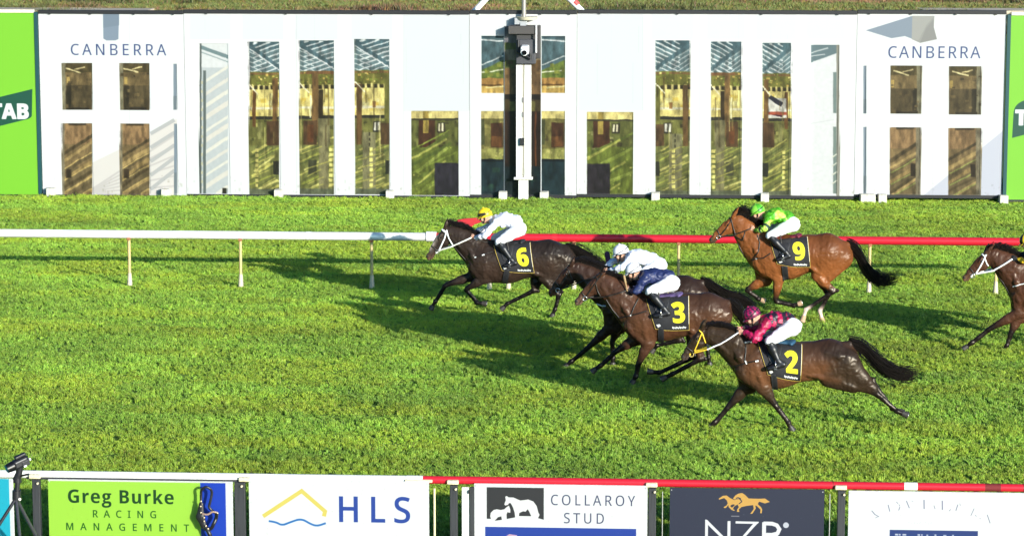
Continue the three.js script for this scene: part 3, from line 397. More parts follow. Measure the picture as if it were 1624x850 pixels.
  signs.forEach(([label, p0, p1, py, base, draw], i) => {
    const pm = (p0 + p1) / 2, zs = ZN + 0.07, a = at(p0, py, zs), b = at(p1, py, zs), top = at(pm, py, zs).y, wM = b.x - a.x, hM = wM / (p1 - p0) * DROP, W = Math.round((p1 - p0) * 3);
    const tex = canvasTex(W, DROP * 3, (g, w, h) => { g.fillStyle = base; g.fillRect(0, 0, w, h); draw(ink(g, 3), g); for (let j = 0; j < 320; j++) { g.globalAlpha = rr(0.02, 0.13); g.fillStyle = j % 3 ? '#6d6448' : '#ffffff'; g.fillRect(rnd() * w, rnd() * h, rr(1, 6), rr(1, 6)); } g.globalAlpha = 1; });
    const t = thing('advertising_sign', label, 'sign', [(a.x + b.x) / 2, 0, zs], 'advertising signs hung on the near rail');
    const pl = new THREE.PlaneGeometry(wM, hM, 1, 1); pl.translate(0, top - hM / 2, 0.0135);
    mesh('board', box(wM, hM, 0.024, 0, top - hM / 2, 0, 0.004), std(i === 4 ? [0.03, 0.032, 0.06] : [0.75, 0.75, 0.74], 0.5), t);
    mesh('printed_face', pl, std(PRINT, 0.42, { map: tex }), t);
    for (const s of [-1, 1]) for (const dy of [0.025, hM - 0.04]) mesh('screw', (() => { const c = new THREE.CylinderGeometry(0.007, 0.007, 0.006, 8); c.rotateX(Math.PI / 2); c.translate(s * (wM / 2 - 0.02), top - dy, 0.016); return c; })(), alu, t);
  });
  // square steel posts with cream clamps
  const steel = std([0.035, 0.036, 0.042], 0.45, { map: dirtTex }), cream = std([0.68, 0.6, 0.42], 0.6, { map: dirtTex });
  [[58, 'dark steel post with a cream clamp, between the tripod and the lime sign'], [381, 'dark steel post with a cream clamp, between the lime sign and the HLS sign'], [720, 'dark steel post right of the HLS sign'], [1035, 'dark steel post between the stud sign and the navy sign'], [1335, 'dark steel post between the navy sign and the faded white sign']].forEach(([px, label], i) => {
    const x = at(px, 790, ZN).x, t = thing('fence_post', label, 'post', [x, 0, ZN + 0.03], 'dark posts of the near rail'), wd = i === 1 ? 0.13 : 0.092;
    mesh('post_tube', box(wd, HN - 0.05, 0.09, 0, (HN - 0.05) / 2, 0, 0.008), steel, t);
    mesh('clamp', box(0.14, 0.055, 0.11, i === 1 ? 0.06 : -0.01, HN - 0.012, 0.0, 0.012), cream, t);
    mesh('clamp_bolt', bar(V(0.03, HN - 0.09, 0.05), V(0.03, HN - 0.09, 0.075), 0.014), cream, t);
  });
  const xB = at(745, 800, ZN).x; const sf = thing('edge_post', 'narrow white strip with a black edge post, left of the stud sign', 'post', [xB, 0, ZN + 0.06]);
  mesh('white_strip', box(at(745.5, 800, ZN).x - at(733.5, 800, ZN).x, 1.0, 0.03, at(739, 800, ZN).x - xB, 0.55, 0, 0.004), whitePlastic, sf);
  mesh('black_post', box(0.055, 1.02, 0.05, at(749.5, 800, ZN).x - xB, 0.545, 0.01, 0.005), steel, sf);
  mesh('hinge', box(0.02, 0.04, 0.03, at(745, 775, ZN).x - xB, 1.0, 0.03), blackMetal, sf);
  const top = thing('sign_crossbar', 'thin black crossbar under the white rail, above the lime sign', 'crossbar', [at(220, 760, ZN).x, 0, ZN + 0.02]); mesh('bar', box(at(388, 760, ZN).x - at(30, 760, ZN).x, 0.042, 0.04, 0, at(220, 759.5, ZN + 0.02).y, 0, 0.005), steel, top);
  const cord = solo('guide_wire', 'thin dark wire running under the white rail above the HLS sign', 'wire', tube([V(0, 0, 0), V(1.2, -0.006, 0.01), V(2.1, -0.018, 0)].map((p) => p), 0.007, 5, 12), blackMetal, [at(392, 760, ZN).x, at(392, 760.5, ZN + 0.05).y, ZN + 0.05]); void cord;
  [[53.5, 'thin cream rod beside the steel post left of the lime sign'], [688.5, 'thin cream rod hanging at the right edge of the HLS sign'], [1051, 'thin pale wire rod between the stud sign and the navy sign'], [1317, 'thin pale wire rod right of the navy sign']].forEach(([px, label], i) => { const x = at(px, 800, ZN).x; solo('thin_rod', label, 'rod', bar(V(0, 0, 0), V(0, 0.93, 0), i < 2 ? 0.014 : 0.006), i < 2 ? std([0.7, 0.6, 0.35], 0.5) : alu, [x, 0.08, ZN - 0.02]); });
  solo('rail_splint', 'flat cream splint under the end of the white rail', 'splint', box(0.33, 0.035, 0.05, 0, 0, 0, 0.008), cream, [at(664, 762, ZN + 0.03).x, at(664, 762, ZN + 0.03).y, ZN + 0.05]);
}

// ---------------------------------------------------------------- camcorder on a tripod, and a leather halter on the lime sign
{
  const Z = ZN + 1.0, q = (px, py, dz = 0) => at(px, py, Z + dz), o = q(30, 900); const t = thing('camcorder_tripod', 'black tripod carrying a small camcorder, in front of the cyan sign', 'tripod', [o.x, 0, Z]);
  const L = (px, py, dz = 0) => q(px, py, dz).sub(V(o.x, 0, Z)), bm = std([0.014, 0.014, 0.018], 0.4), gm = std([0.06, 0.06, 0.07], 0.35, { metalness: 0.4 });
  const hub = L(24, 790);
  mesh('centre_column', merge([bar(L(25, 800), L(27, 752), 0.03, 12), bar(L(25, 792), L(25, 778), 0.052, 12), bar(L(26, 765), L(26, 758), 0.05, 12)]), bm, t);
  for (const [px, py, dz, m] of [[-14, 850, 0.35, bm], [35, 905, 0.5, gm], [62, 862, -0.28, gm]]) { const d = L(px, py, dz).sub(hub), k = (hub.y - 0.0) / -d.y, foot = hub.clone().addScaledVector(d, k); const mid = hub.clone().lerp(foot, 0.5), lg = mesh('leg', bar(hub, mid, 0.02, 10), m, t); mesh('lower_tube', bar(mid, foot, 0.014, 10), gm, lg); mesh('leg_clamp', bar(hub.clone().lerp(foot, 0.48), hub.clone().lerp(foot, 0.54), 0.027, 10), bm, lg); }
  mesh('spreader_knob', bar(L(28, 792, 0.03), L(30, 792, 0.06), 0.018), std([0.5, 0.45, 0.42], 0.4), t);
  mesh('pan_head', merge([bar(L(24, 762), L(29, 752), 0.045, 12), bar(L(28, 754), L(31, 738), 0.04, 12), bar(L(27, 756), L(44, 752, 0.1), 0.012, 8)]), bm, t);
  const c = thing('camcorder', 'small black camcorder aimed down the track, on the tripod', 'camcorder', [q(30, 734).x, q(30, 734).y, Z]);
  const rot = (g) => { g.rotateZ(0.33); g.rotateY(0.6); return g; };
  mesh('body', rot(merge([box(0.2, 0.115, 0.11, 0.01, 0, 0, 0.035), box(0.14, 0.035, 0.06, 0.03, 0.075, 0, 0.012)])), bm, c);
  mesh('lens_hood', rot((() => { const g = new THREE.CylinderGeometry(0.05, 0.062, 0.09, 20, 1); g.rotateZ(Math.PI / 2); g.scale(1, 1, 1); g.translate(-0.13, 0, 0); return g; })()), std([0.006, 0.006, 0.008], 0.35), c);
  mesh('flip_screen', rot(box(0.09, 0.06, 0.012, 0.05, -0.02, 0.06, 0.004)), std([0.03, 0.03, 0.035], 0.3), c);
  mesh('bright_button', rot(merge([box(0.035, 0.022, 0.01, 0.03, -0.045, 0.064, 0.003), box(0.02, 0.03, 0.02, 0.118, 0.0, 0.035, 0.004), box(0.02, 0.012, 0.012, 0.09, 0.075, 0)])), std([0.75, 0.75, 0.75], 0.4), c);
  const zs = ZN + 0.2, hx = at(328, 800, zs), h = thing('leather_halter', 'black leather halter with small studs, hanging over the blue end of the lime sign', 'halter', [hx.x, 0, zs]);
  const K = (px, py, dz = 0) => at(px, py, zs + dz).sub(V(hx.x, 0, zs)), strap = std([0.012, 0.012, 0.016], 0.4), brass = std([0.62, 0.5, 0.34], 0.3, { metalness: 0.5 });
  mesh('crown_loop', tube([K(318, 800), K(318, 784), K(319, 777, 0.02), K(325, 772.5, 0.03), K(332, 775, 0.02), K(335, 780), K(333, 794), K(331, 804), K(337, 811), K(343, 814, 0.03)], 0.016, 8, 50), strap, h);
  mesh('nose_loop', tube([K(343, 814, 0.03), K(342, 822), K(338, 831, 0.02), K(333, 839), K(328, 838), K(322, 836)], 0.022, 8, 50), strap, h);
  mesh('cheek_pad', (() => { const f = makeField([bone([K(318, 800).x, K(318, 800).y, 0], 0.03, [K(317, 820).x, K(317, 820).y, 0], 0.05, { sz: 0.5 }), bone([K(317, 820).x, K(317, 820).y, 0], 0.05, [K(322, 834).x, K(322, 834).y, 0], 0.04, { sz: 0.5 })], 0.008); return meshField(f, () => [1, 1, 1]); })(), strap, h);
  mesh('lead_strap', tube([K(325, 836), K(331, 846, 0.02), K(334, 858), K(335, 885)], 0.026, 8, 24), strap, h);
  mesh('cross_strap', tube([K(320, 815, 0.03), K(328, 816, 0.04), K(336, 812, 0.04), K(344, 813, 0.03)], 0.012, 8, 24), std([0.3, 0.2, 0.16], 0.4), h);
  for (const [a, b] of [[317.8, 813], [322.9, 821], [322.9, 826.5], [325.8, 834], [329.3, 838.5], [344, 813.5], [317.5, 803], [318, 795]]) mesh('stud', (() => { const p = K(a, b, 0.03), g = new THREE.SphereGeometry(0.012, 10, 8); g.translate(p.x, p.y, p.z + 0.005); return g; })(), brass, h);
}
// ---------------------------------------------------------------- bodies: smooth unions of tapered limbs, meshed with surface nets
// a bone: [ax, ay, az, ra, bx, by, bz, rb, sz, k, ca, cb]; sz squeezes it sideways, k is the width of its blend, ca and cb colour its ends
function boneDist(b, x, y, z) {
  const q = 1 / b.sz, ax = b.a[0], ay = b.a[1], az = b.a[2] * q, dx = b.b[0] - ax, dy = b.b[1] - ay, dz = b.b[2] * q - az, px = x - ax, py = y - ay, pz = z * q - az, l = dx * dx + dy * dy + dz * dz;
  const t = l > 1e-9 ? clamp((px * dx + py * dy + pz * dz) / l) : 0, ex = px - t * dx, ey = py - t * dy, ez = pz - t * dz;
  b.t = t; return Math.sqrt(ex * ex + ey * ey + ez * ez) - (b.ra + (b.rb - b.ra) * t);
}
function bone(a, ra, b, rb, o = {}) { return { a, ra, b: b ?? a, rb: rb ?? ra, sz: o.sz ?? 1, k: o.k ?? 0.03, ca: o.c ?? o.ca ?? 0, cb: o.c ?? o.cb ?? o.ca ?? 0, cut: o.cut }; }
function makeField(bones, cell, inflate = 0, wrinkle) {
  const lo = [9e9, 9e9, 9e9], hi = [-9e9, -9e9, -9e9], pad = 3 * cell + inflate;
  for (const b of bones) for (let i = 0; i < 3; i++) for (const [p, r] of [[b.a, b.ra], [b.b, b.rb]]) { const q = i === 2 ? r * b.sz : r; lo[i] = Math.min(lo[i], p[i] - q - pad); hi[i] = Math.max(hi[i], p[i] + q + pad); }
  const n = lo.map((l, i) => Math.ceil((hi[i] - l) / cell) + 1), [nx, ny, nz] = n, F = new Float32Array(nx * ny * nz).fill(1), idx = (i, j, k) => (k * ny + j) * nx + i;
  for (const b of bones) {
    const m = b.k + 2.5 * cell + inflate + 0.02, r = Math.max(b.ra, b.rb), s = [0, 1, 2].map((i) => Math.max(0, Math.floor((Math.min(b.a[i] - (i === 2 ? b.ra * b.sz : b.ra), b.b[i] - (i === 2 ? b.rb * b.sz : b.rb)) - m - lo[i]) / cell))), e = [0, 1, 2].map((i) => Math.min(n[i] - 1, Math.ceil((Math.max(b.a[i] + (i === 2 ? b.ra * b.sz : b.ra), b.b[i] + (i === 2 ? b.rb * b.sz : b.rb)) + m - lo[i]) / cell))); void r;
    for (let k = s[2]; k <= e[2]; k++) for (let j = s[1]; j <= e[1]; j++) for (let i = s[0]; i <= e[0]; i++) {
      const d = boneDist(b, lo[0] + i * cell, lo[1] + j * cell, lo[2] + k * cell), at_ = idx(i, j, k), f = F[at_];
      if (b.cut) { const h = Math.max(b.k - Math.abs(f + d), 0) / b.k; F[at_] = Math.max(f, -d) + h * h * b.k / 4; continue; }
      const h = Math.max(b.k - Math.abs(f - d), 0) / b.k; F[at_] = Math.min(f, d) - h * h * b.k / 4;
    }
  }
  if (inflate || wrinkle) for (let k = 0; k < nz; k++) for (let j = 0; j < ny; j++) for (let i = 0; i < nx; i++) { const q = idx(i, j, k); if (F[q] < 0.2) F[q] -= inflate + (wrinkle ? wrinkle(lo[0] + i * cell, lo[1] + j * cell, lo[2] + k * cell) : 0); }
  const value = (x, y, z) => { const u = clamp((x - lo[0]) / cell, 0, nx - 1.001), v = clamp((y - lo[1]) / cell, 0, ny - 1.001), w = clamp((z - lo[2]) / cell, 0, nz - 1.001), i = u | 0, j = v | 0, k = w | 0, a = u - i, b = v - j, c = w - k; const L = (q) => lerp(lerp(F[q], F[q + 1], a), lerp(F[q + nx], F[q + nx + 1], a), b); return lerp(L(idx(i, j, k)), L(idx(i, j, k + 1)), c); };
  const side = (x, y, dir = 1) => { let prev = 1; for (let z = dir > 0 ? hi[2] : lo[2]; dir > 0 ? z > lo[2] : z < hi[2]; z -= dir * cell) { const f = value(x, y, z); if (f < 0) return z + dir * cell * (-f) / (prev - f || 1); prev = f; } return null; };
  return { F, n, lo, hi, cell, idx, value, side, bones };
}
function meshField(f, paint) {
  const { F, n: [nx, ny, nz], lo, cell, idx } = f, ids = new Int32Array(F.length).fill(-1), pos = [], nor = [], tri = [], sx = [1, nx, nx * ny];
  for (let k = 0; k < nz - 1; k++) for (let j = 0; j < ny - 1; j++) for (let i = 0; i < nx - 1; i++) {
    const q = idx(i, j, k); let neg = 0; const c = [F[q], F[q + 1], F[q + nx], F[q + nx + 1], F[q + sx[2]], F[q + sx[2] + 1], F[q + sx[2] + nx], F[q + sx[2] + nx + 1]];
    for (let m = 0; m < 8; m++) if (c[m] < 0) neg++;
    if (!neg || neg === 8) continue;
    let x = 0, y = 0, z = 0, cnt = 0;
    for (let m = 0; m < 8; m++) for (let ax = 0; ax < 3; ax++) { const o = m ^ (1 << ax); if (o < m || (c[m] < 0) === (c[o] < 0)) continue; const t = c[m] / (c[m] - c[o]); x += (m & 1) + (ax === 0 ? t : 0); y += ((m >> 1) & 1) + (ax === 1 ? t : 0); z += ((m >> 2) & 1) + (ax === 2 ? t : 0); cnt++; }
    ids[q] = pos.length / 3; pos.push(lo[0] + (i + x / cnt) * cell, lo[1] + (j + y / cnt) * cell, lo[2] + (k + z / cnt) * cell);
  }
  for (let k = 1; k < nz - 1; k++) for (let j = 1; j < ny - 1; j++) for (let i = 1; i < nx - 1; i++) {
    const q = idx(i, j, k), s = F[q] < 0;
    for (let ax = 0; ax < 3; ax++) {
      if (s === F[q + sx[ax]] < 0) continue;
      const u = sx[(ax + 1) % 3], v = sx[(ax + 2) % 3], a = ids[q], b = ids[q - u], c = ids[q - u - v], d = ids[q - v]; if (a < 0 || b < 0 || c < 0 || d < 0) continue;
      s ? tri.push(a, b, c, a, c, d) : tri.push(a, c, b, a, d, c);
    }
  }
  const N = pos.length / 3, nrm = new Float32Array(N * 3), col = new Float32Array(N * 3), uv = new Float32Array(N * 2), e = cell * 0.75;
  for (let i = 0; i < N; i++) {
    const x = pos[3 * i], y = pos[3 * i + 1], z = pos[3 * i + 2]; let a = f.value(x + e, y, z) - f.value(x - e, y, z), b = f.value(x, y + e, z) - f.value(x, y - e, z), c = f.value(x, y, z + e) - f.value(x, y, z - e); const l = Math.hypot(a, b, c) || 1;
    nrm[3 * i] = a / l; nrm[3 * i + 1] = b / l; nrm[3 * i + 2] = c / l; uv[2 * i] = x * 1.4 + z * 0.5; uv[2 * i + 1] = y * 1.4 + z * 0.7;
    const C = paint(x, y, z, [a / l, b / l, c / l]); col[3 * i] = C[0]; col[3 * i + 1] = C[1]; col[3 * i + 2] = C[2];
  }
  const g = new THREE.BufferGeometry(); g.setAttribute('position', new THREE.Float32BufferAttribute(pos, 3)); g.setAttribute('normal', new THREE.BufferAttribute(nrm, 3)); g.setAttribute('color', new THREE.BufferAttribute(col, 3)); g.setAttribute('uv', new THREE.BufferAttribute(uv, 2)); g.setIndex(tri);
  return g;
}
function bonePaint(bones, palette, sharp = 0.018) {   // colours blend between the bones that are near
  const live = bones.filter((b) => !b.cut), C = [0, 0, 0];
  return (x, y, z) => { let w = 0; C[0] = C[1] = C[2] = 0; for (const b of live) { const d = boneDist(b, x, y, z); if (d > 0.12) continue; const e = Math.exp(-(d + 0.03) / sharp), p = palette[b.ca], q = palette[b.cb], t = b.t; w += e; for (let i = 0; i < 3; i++) C[i] += e * lerp(p[i], q[i], t); } return w ? [C[0] / w, C[1] / w, C[2] / w] : palette[0].slice(); };
}
const coatBump = dataTex(256, (u, v) => { const n = 0.45 * wrapNoise(u, v, 7, 3) + 0.3 * wrapNoise(u, v, 19, 4) + 0.25 * Math.abs(2 * wrapNoise(u, v, 11, 5) - 1); return [n, n, n]; });
const coatRough = dataTex(256, (u, v) => { const n = 0.5 * wrapNoise(u, v, 6, 7) + 0.3 * wrapNoise(u, v, 22, 8) + 0.2 * wrapNoise(u, v, 100, 9); return [n, lerp(0.55, 1, n), n]; });
const coatMat = new THREE.MeshPhysicalMaterial({ color: 0xffffff, vertexColors: true, roughness: 0.46, roughnessMap: coatRough, bumpMap: coatBump, bumpScale: 0.018, specularIntensity: 0.5, specularColor: new THREE.Color(1, 0.9, 0.8) });
const hairMat = (c) => new THREE.MeshPhysicalMaterial({ color: lin(...c), roughness: 0.42, specularIntensity: 0.8 });
const leather = std([0.02, 0.014, 0.01], 0.45), hornMat = std([0.035, 0.03, 0.026], 0.5), tanHorn = std([0.42, 0.28, 0.17], 0.6), eyeMat = std([0.006, 0.004, 0.003], 0.08), steelMat = std([0.55, 0.54, 0.52], 0.25, { metalness: 0.9 });

// one thin tapering strand of hair through a list of points
function strand(pts, r, out) {
  const n = pts.length, S = 3, rings = [];
  for (let i = 0; i < n; i++) { const d = pts[Math.min(i + 1, n - 1)].clone().sub(pts[Math.max(i - 1, 0)]).normalize(), u = V(d.y, -d.x, 0.3).cross(d).normalize(), v = d.clone().cross(u), q = r * (i === n - 1 ? 0.15 : lerp(0.75, 1, Math.sin(Math.PI * clamp(i / n + 0.2)))) ; rings.push([0, 1, 2].map((s) => pts[i].clone().addScaledVector(u, Math.cos(s * 2.094) * q).addScaledVector(v, Math.sin(s * 2.094) * q))); }
  for (let i = 0; i < n - 1; i++) for (let s = 0; s < S; s++) { const a = rings[i][s], b = rings[i][(s + 1) % S], c = rings[i + 1][s], d = rings[i + 1][(s + 1) % S]; for (const p of [a, b, d, a, d, c]) out.push(p.x, p.y, p.z); }
}
const strandsGeo = (arr) => { const g = new THREE.BufferGeometry(); g.setAttribute('position', new THREE.Float32BufferAttribute(arr, 3)); g.computeVertexNormals(); return g; };

// ---------------------------------------------------------------- a galloping horse from its landmarks in the photograph
function makeHorse(S) {
  const Z = ground(S.contact[0], S.contact[1]).z, ox = at(S.origin, S.contact[1], Z).x, M = FOCAL / Math.hypot(Z, 0) / 1.0, k = 1 / M;   // k: metres per photograph pixel
  const P = (p, z = 0) => { const q = at(p[0], p[1], Z + z); return [q.x - ox, q.y, z]; };
  const root = thing('horse', S.label, 'horse', [ox, 0, Z]);
  const B = [], C = S.coat, pal = [C.body, C.leg, C.brown, C.muzzle, C.white ?? [0.6, 0.5, 0.42], C.dark ?? C.body];   // 0 body 1 leg 2 brown 3 muzzle 4 white 5 dark
  const add = (...a) => { const b = bone(...a); B.push(b); return b; };
  // trunk: circles along the barrel
  const T = S.trunk.map(([x, y, r]) => ({ p: P([x, y]), r: r * k })), sz = [0.66, 0.74, 0.82, 0.84, 0.8, 0.78, 0.72];
  for (let i = 0; i < T.length - 1; i++) add(T[i].p, T[i].r, T[i + 1].p, T[i + 1].r, { sz: lerp(0.7, 0.82, Math.sin(Math.PI * (i + 0.5) / (T.length - 1))), k: 0.05, ca: 2, cb: 2 }); void sz;
  const first = T[0], last = T[T.length - 1], mid = (a, b, t = 0.5) => [lerp(a[0], b[0], t), lerp(a[1], b[1], t), lerp(a[2], b[2], t)];
  // neck
  const Nk = S.neck.map(([x, y, r]) => ({ p: P([x, y]), r: r * k }));
  for (let i = 0; i < Nk.length - 1; i++) add(Nk[i].p, Nk[i].r, Nk[i + 1].p, Nk[i + 1].r, { sz: lerp(0.62, 0.46, i / Nk.length), k: 0.07, c: 0 });
  // head in fractions of its length, from the poll to the tip of the nose
  const poll = P(S.poll), nose = P(S.nose), L = Math.hypot(nose[0] - poll[0], nose[1] - poll[1]), hx = (nose[0] - poll[0]) / L, hy = (nose[1] - poll[1]) / L, ux = -hy, uy = hx;
  const sgn = ux > 0 || (Math.abs(ux) < 0.2 && uy < 0) ? 1 : -1, Hd = (t, o, z = 0) => [poll[0] + (hx * t + ux * sgn * o) * L, poll[1] + (hy * t + uy * sgn * o) * L, z * L];
  add(Hd(0.13, 0.115), 0.135 * L, Hd(0.4, 0.1), 0.125 * L, { sz: 0.72, k: 0.03, c: 0 });                       // skull
  add(Hd(0.22, 0.2), 0.13 * L, Hd(0.38, 0.23), 0.125 * L, { sz: 0.6, k: 0.03, c: 0 });                       // jowl
  add(Hd(0.4, 0.1), 0.118 * L, Hd(0.74, 0.08), 0.074 * L, { sz: 0.66, k: 0.03, ca: 0, cb: 0 });              // face
  add(Hd(0.4, 0.22), 0.085 * L, Hd(0.74, 0.15), 0.055 * L, { sz: 0.66, k: 0.03, ca: 0, cb: 0 });             // jaw bars
  add(Hd(0.8, 0.08), 0.07 * L, Hd(0.925, 0.07), 0.066 * L, { sz: 0.86, k: 0.02, ca: 0, cb: 3 });           // muzzle
  add(Hd(0.965, 0.085), 0.045 * L, Hd(0.985, 0.125), 0.036 * L, { sz: 0.95, k: 0.015, c: 3 });                      // upper lip
  add(Hd(0.78, 0.155), 0.042 * L, Hd(0.925, 0.168), 0.036 * L, { sz: 0.9, k: 0.012, c: 3 });                  // lower lip
  add(Hd(0.33, -0.005), 0.03 * L, Hd(0.75, 0.005), 0.02 * L, { sz: 1.4, k: 0.03, c: S.blaze ? 4 : 0 });     // nasal bone
  for (const s of [-1, 1]) {
    add(Hd(0.26, 0.05, s * 0.085), 0.038 * L, Hd(0.36, 0.055, s * 0.09), 0.034 * L, { k: 0.02, c: 0 });      // brow
    add(Hd(0.42, 0.15, s * 0.07), 0.022 * L, Hd(0.62, 0.13, s * 0.06), 0.018 * L, { k: 0.02, c: 0 });        // cheek ridge
    B.push(bone(Hd(0.935, 0.065, s * 0.085), 0.024 * L, Hd(0.965, 0.085, s * 0.085), 0.018 * L, { k: 0.012, cut: true }));   // nostril
    const ear = P(S.ear[s > 0 ? 0 : 1] ?? S.ear[0]), e0 = Hd(0.06, 0.03, s * 0.075), et = [ear[0], ear[1], s * 0.085];
    add(e0, 0.034, mid(e0, et, 0.45), 0.033, { k: 0.02, sz: 0.8, c: S.coat.ear ?? 0 }); add(mid(e0, et, 0.45), 0.033, et, 0.008, { k: 0.01, sz: 0.7, c: S.coat.ear ?? 0 });
  }
  // shoulders, breast, haunches
  const hoofs = [];
  const legF = (J, s) => {
    const zE = s * 0.135, zK = s * 0.105, [e, kn, ft, hf] = J, E = P(e, zE), K = P(kn, zK), F = P(ft, zK), H = P(hf, zK), sh = [first.p[0] - first.r * 0.1, first.p[1] + first.r * 0.38, s * 0.14], pt = [first.p[0] - first.r * 0.62, first.p[1] - first.r * 0.22, s * 0.13];
    add(sh, 0.13, pt, 0.105, { sz: 0.62, k: 0.05, c: 0 }); add(pt, 0.11, E, 0.105, { sz: 0.68, k: 0.04, c: 0 }); add([first.p[0] + first.r * 0.35, first.p[1] + first.r * 0.2, s * 0.17], 0.12, mid(E, [first.p[0] + first.r * 0.2, E[1], s * 0.16], 0.3), 0.1, { sz: 0.55, k: 0.04, c: 2 });
    const m1 = mid(E, K, 0.4); add(E, 0.098, m1, 0.08, { sz: 0.72, k: 0.03, c: 0 }); add(m1, 0.08, mid(E, K, 0.88), 0.047, { sz: 0.8, k: 0.025, ca: 0, cb: 1 });
    add(mid(E, K, 0.9), 0.046, mid(K, F, 0.08), 0.043, { sz: 0.9, k: 0.015, c: 1 }); add(mid(K, F, 0.05), 0.037, mid(K, F, 0.9), 0.03, { sz: 0.8, k: 0.012, c: 1 });
    const d = [F[0] - K[0], F[1] - K[1]], l = Math.hypot(...d) || 1, bx = -d[1] / l, by = d[0] / l, b2 = bx > 0 ? 1 : -1, tend = (p, o) => [p[0] + bx * b2 * o, p[1] + by * b2 * o, p[2]];
    if (J.back !== 0) add(tend(mid(K, F, 0.12), 0.024), 0.022, tend(mid(K, F, 0.95), 0.026), 0.021, { sz: 0.8, k: 0.012, c: 1 });
    add(F, 0.042, tend(F, 0.012), 0.038, { sz: 0.85, k: 0.012, c: S.whiteFore ? 4 : 1 }); add(F, 0.034, mid(F, H, 0.55), 0.034, { k: 0.014, c: S.whiteFore ? 4 : 1 }); hoofs.push([F, H, s, 'f']);
  };
  const legH = (J, s) => {
    const zS = s * 0.14, zH = s * 0.105, [st, hk, ft, hf] = J, hip = [last.p[0] - last.r * 0.5, last.p[1] + last.r * 0.35, s * 0.12], St = P(st, zS), Hk = P(hk, zH), F = P(ft, zH), H = P(hf, zH);
    add(hip, last.r * 0.72, mid(hip, St, 0.55), 0.185, { sz: 0.62, k: 0.06, c: 0 }); add(mid(hip, St, 0.55), 0.185, St, 0.115, { sz: 0.62, k: 0.05, c: 0 });
    const bt = [last.p[0] + last.r * 0.3, last.p[1] - last.r * 0.1, s * 0.1]; add(bt, last.r * 0.66, mid(bt, mid(St, Hk, 0.4), 0.72), 0.12, { sz: 0.62, k: 0.06, ca: 0, cb: 0 });
    add(St, 0.115, mid(St, Hk, 0.4), 0.098, { sz: 0.64, k: 0.04, ca: 0, cb: 0 }); add(mid(St, Hk, 0.3), 0.1, mid(St, Hk, 0.86), 0.046, { sz: 0.72, k: 0.03, ca: 0, cb: S.blackHock ? 1 : 0 });
    const d = [F[0] - Hk[0], F[1] - Hk[1]], l = Math.hypot(...d) || 1, ax = d[0] / l, ay = d[1] / l, t = [St[0] - Hk[0], St[1] - Hk[1]], tl = Math.hypot(...t) || 1; let bx = -(t[0] / tl + ax), by = -(t[1] / tl + ay); const bl = Math.hypot(bx, by); if (bl < 0.15) { bx = 1; by = 0.2; } else { bx /= bl; by /= bl; }
    const pointOf = [Hk[0] + bx * 0.055 - ax * 0.055, Hk[1] + by * 0.055 - ay * 0.055, zH]; J.point = pointOf;
    add(mid(St, Hk, 0.84), 0.047, Hk, 0.048, { sz: 0.85, k: 0.02, ca: S.blackHock ? 1 : 0, cb: 1 }); add(Hk, 0.046, mid(Hk, F, 0.18), 0.042, { sz: 0.85, k: 0.02, c: 1 }); add(pointOf, 0.026, mid(Hk, pointOf, 0.3), 0.036, { sz: 0.85, k: 0.025, c: 1 });
    add(pointOf, 0.018, mid(St, Hk, 0.5).map((v, i) => v + (i < 2 ? [bx, by][i] * 0.045 : 0)), 0.028, { sz: 0.8, k: 0.04, ca: 1, cb: 0 });  // the hamstring
    add(mid(Hk, F, 0.1), 0.038, mid(Hk, F, 0.92), 0.031, { sz: 0.82, k: 0.015, c: 1 }); add([mid(Hk, F, 0.15)[0] + bx * 0.025, mid(Hk, F, 0.15)[1] + by * 0.025, zH], 0.024, [mid(Hk, F, 0.95)[0] + bx * 0.022, mid(Hk, F, 0.95)[1] + by * 0.022, zH], 0.02, { sz: 0.8, k: 0.012, c: 1 });
    const w = S.whiteHind ? 4 : 1; if (S.whiteHind) add(mid(Hk, F, 0.9), 0.034, F, 0.036, { sz: 0.85, k: 0.012, c: 4 }); add(F, 0.042, F, 0.042, { sz: 0.85, k: 0.012, c: w }); add(F, 0.035, mid(F, H, 0.55), 0.035, { k: 0.014, c: w }); hoofs.push([F, H, s, 'h']);
  };
  legF(S.foreNear, 1); legF(S.foreFar, -1); legH(S.hindNear, 1); legH(S.hindFar, -1);
  for (const [x1, y1, r1, x2, y2, r2] of S.extra ?? []) for (const s of [1, -1]) add(P([x1, y1], s * 0.125), r1 * k, P([x2, y2], s * 0.115), r2 * k, { sz: 0.62, k: 0.05, c: 0 });
  // croup, breast and belly muscles; withers ridge
  add(P(S.dock, 0), 0.06, [last.p[0] - last.r * 0.2, last.p[1] + last.r * 0.45, 0], last.r * 0.5, { sz: 0.8, k: 0.07, c: 0 });
  for (const s of [-1, 1]) { add([first.p[0] - first.r * 0.55, first.p[1] - first.r * 0.3, s * 0.085], 0.13, [first.p[0] - first.r * 0.2, first.p[1] - first.r * 0.62, s * 0.07], 0.1, { sz: 0.9, k: 0.05, c: 2 }); add([last.p[0] - last.r * 1.1, last.p[1] + last.r * 0.62, s * 0.12], 0.055, [last.p[0] - last.r * 0.4, last.p[1] + last.r * 0.4, s * 0.16], 0.06, { k: 0.07, c: 0 }); }
  const W0 = P(S.withers), bk = T[1].p; add([W0[0], W0[1] - 0.075, 0], 0.07, [bk[0], bk[1] + T[1].r - 0.07, 0], 0.07, { sz: 0.7, k: 0.06, c: 5 });
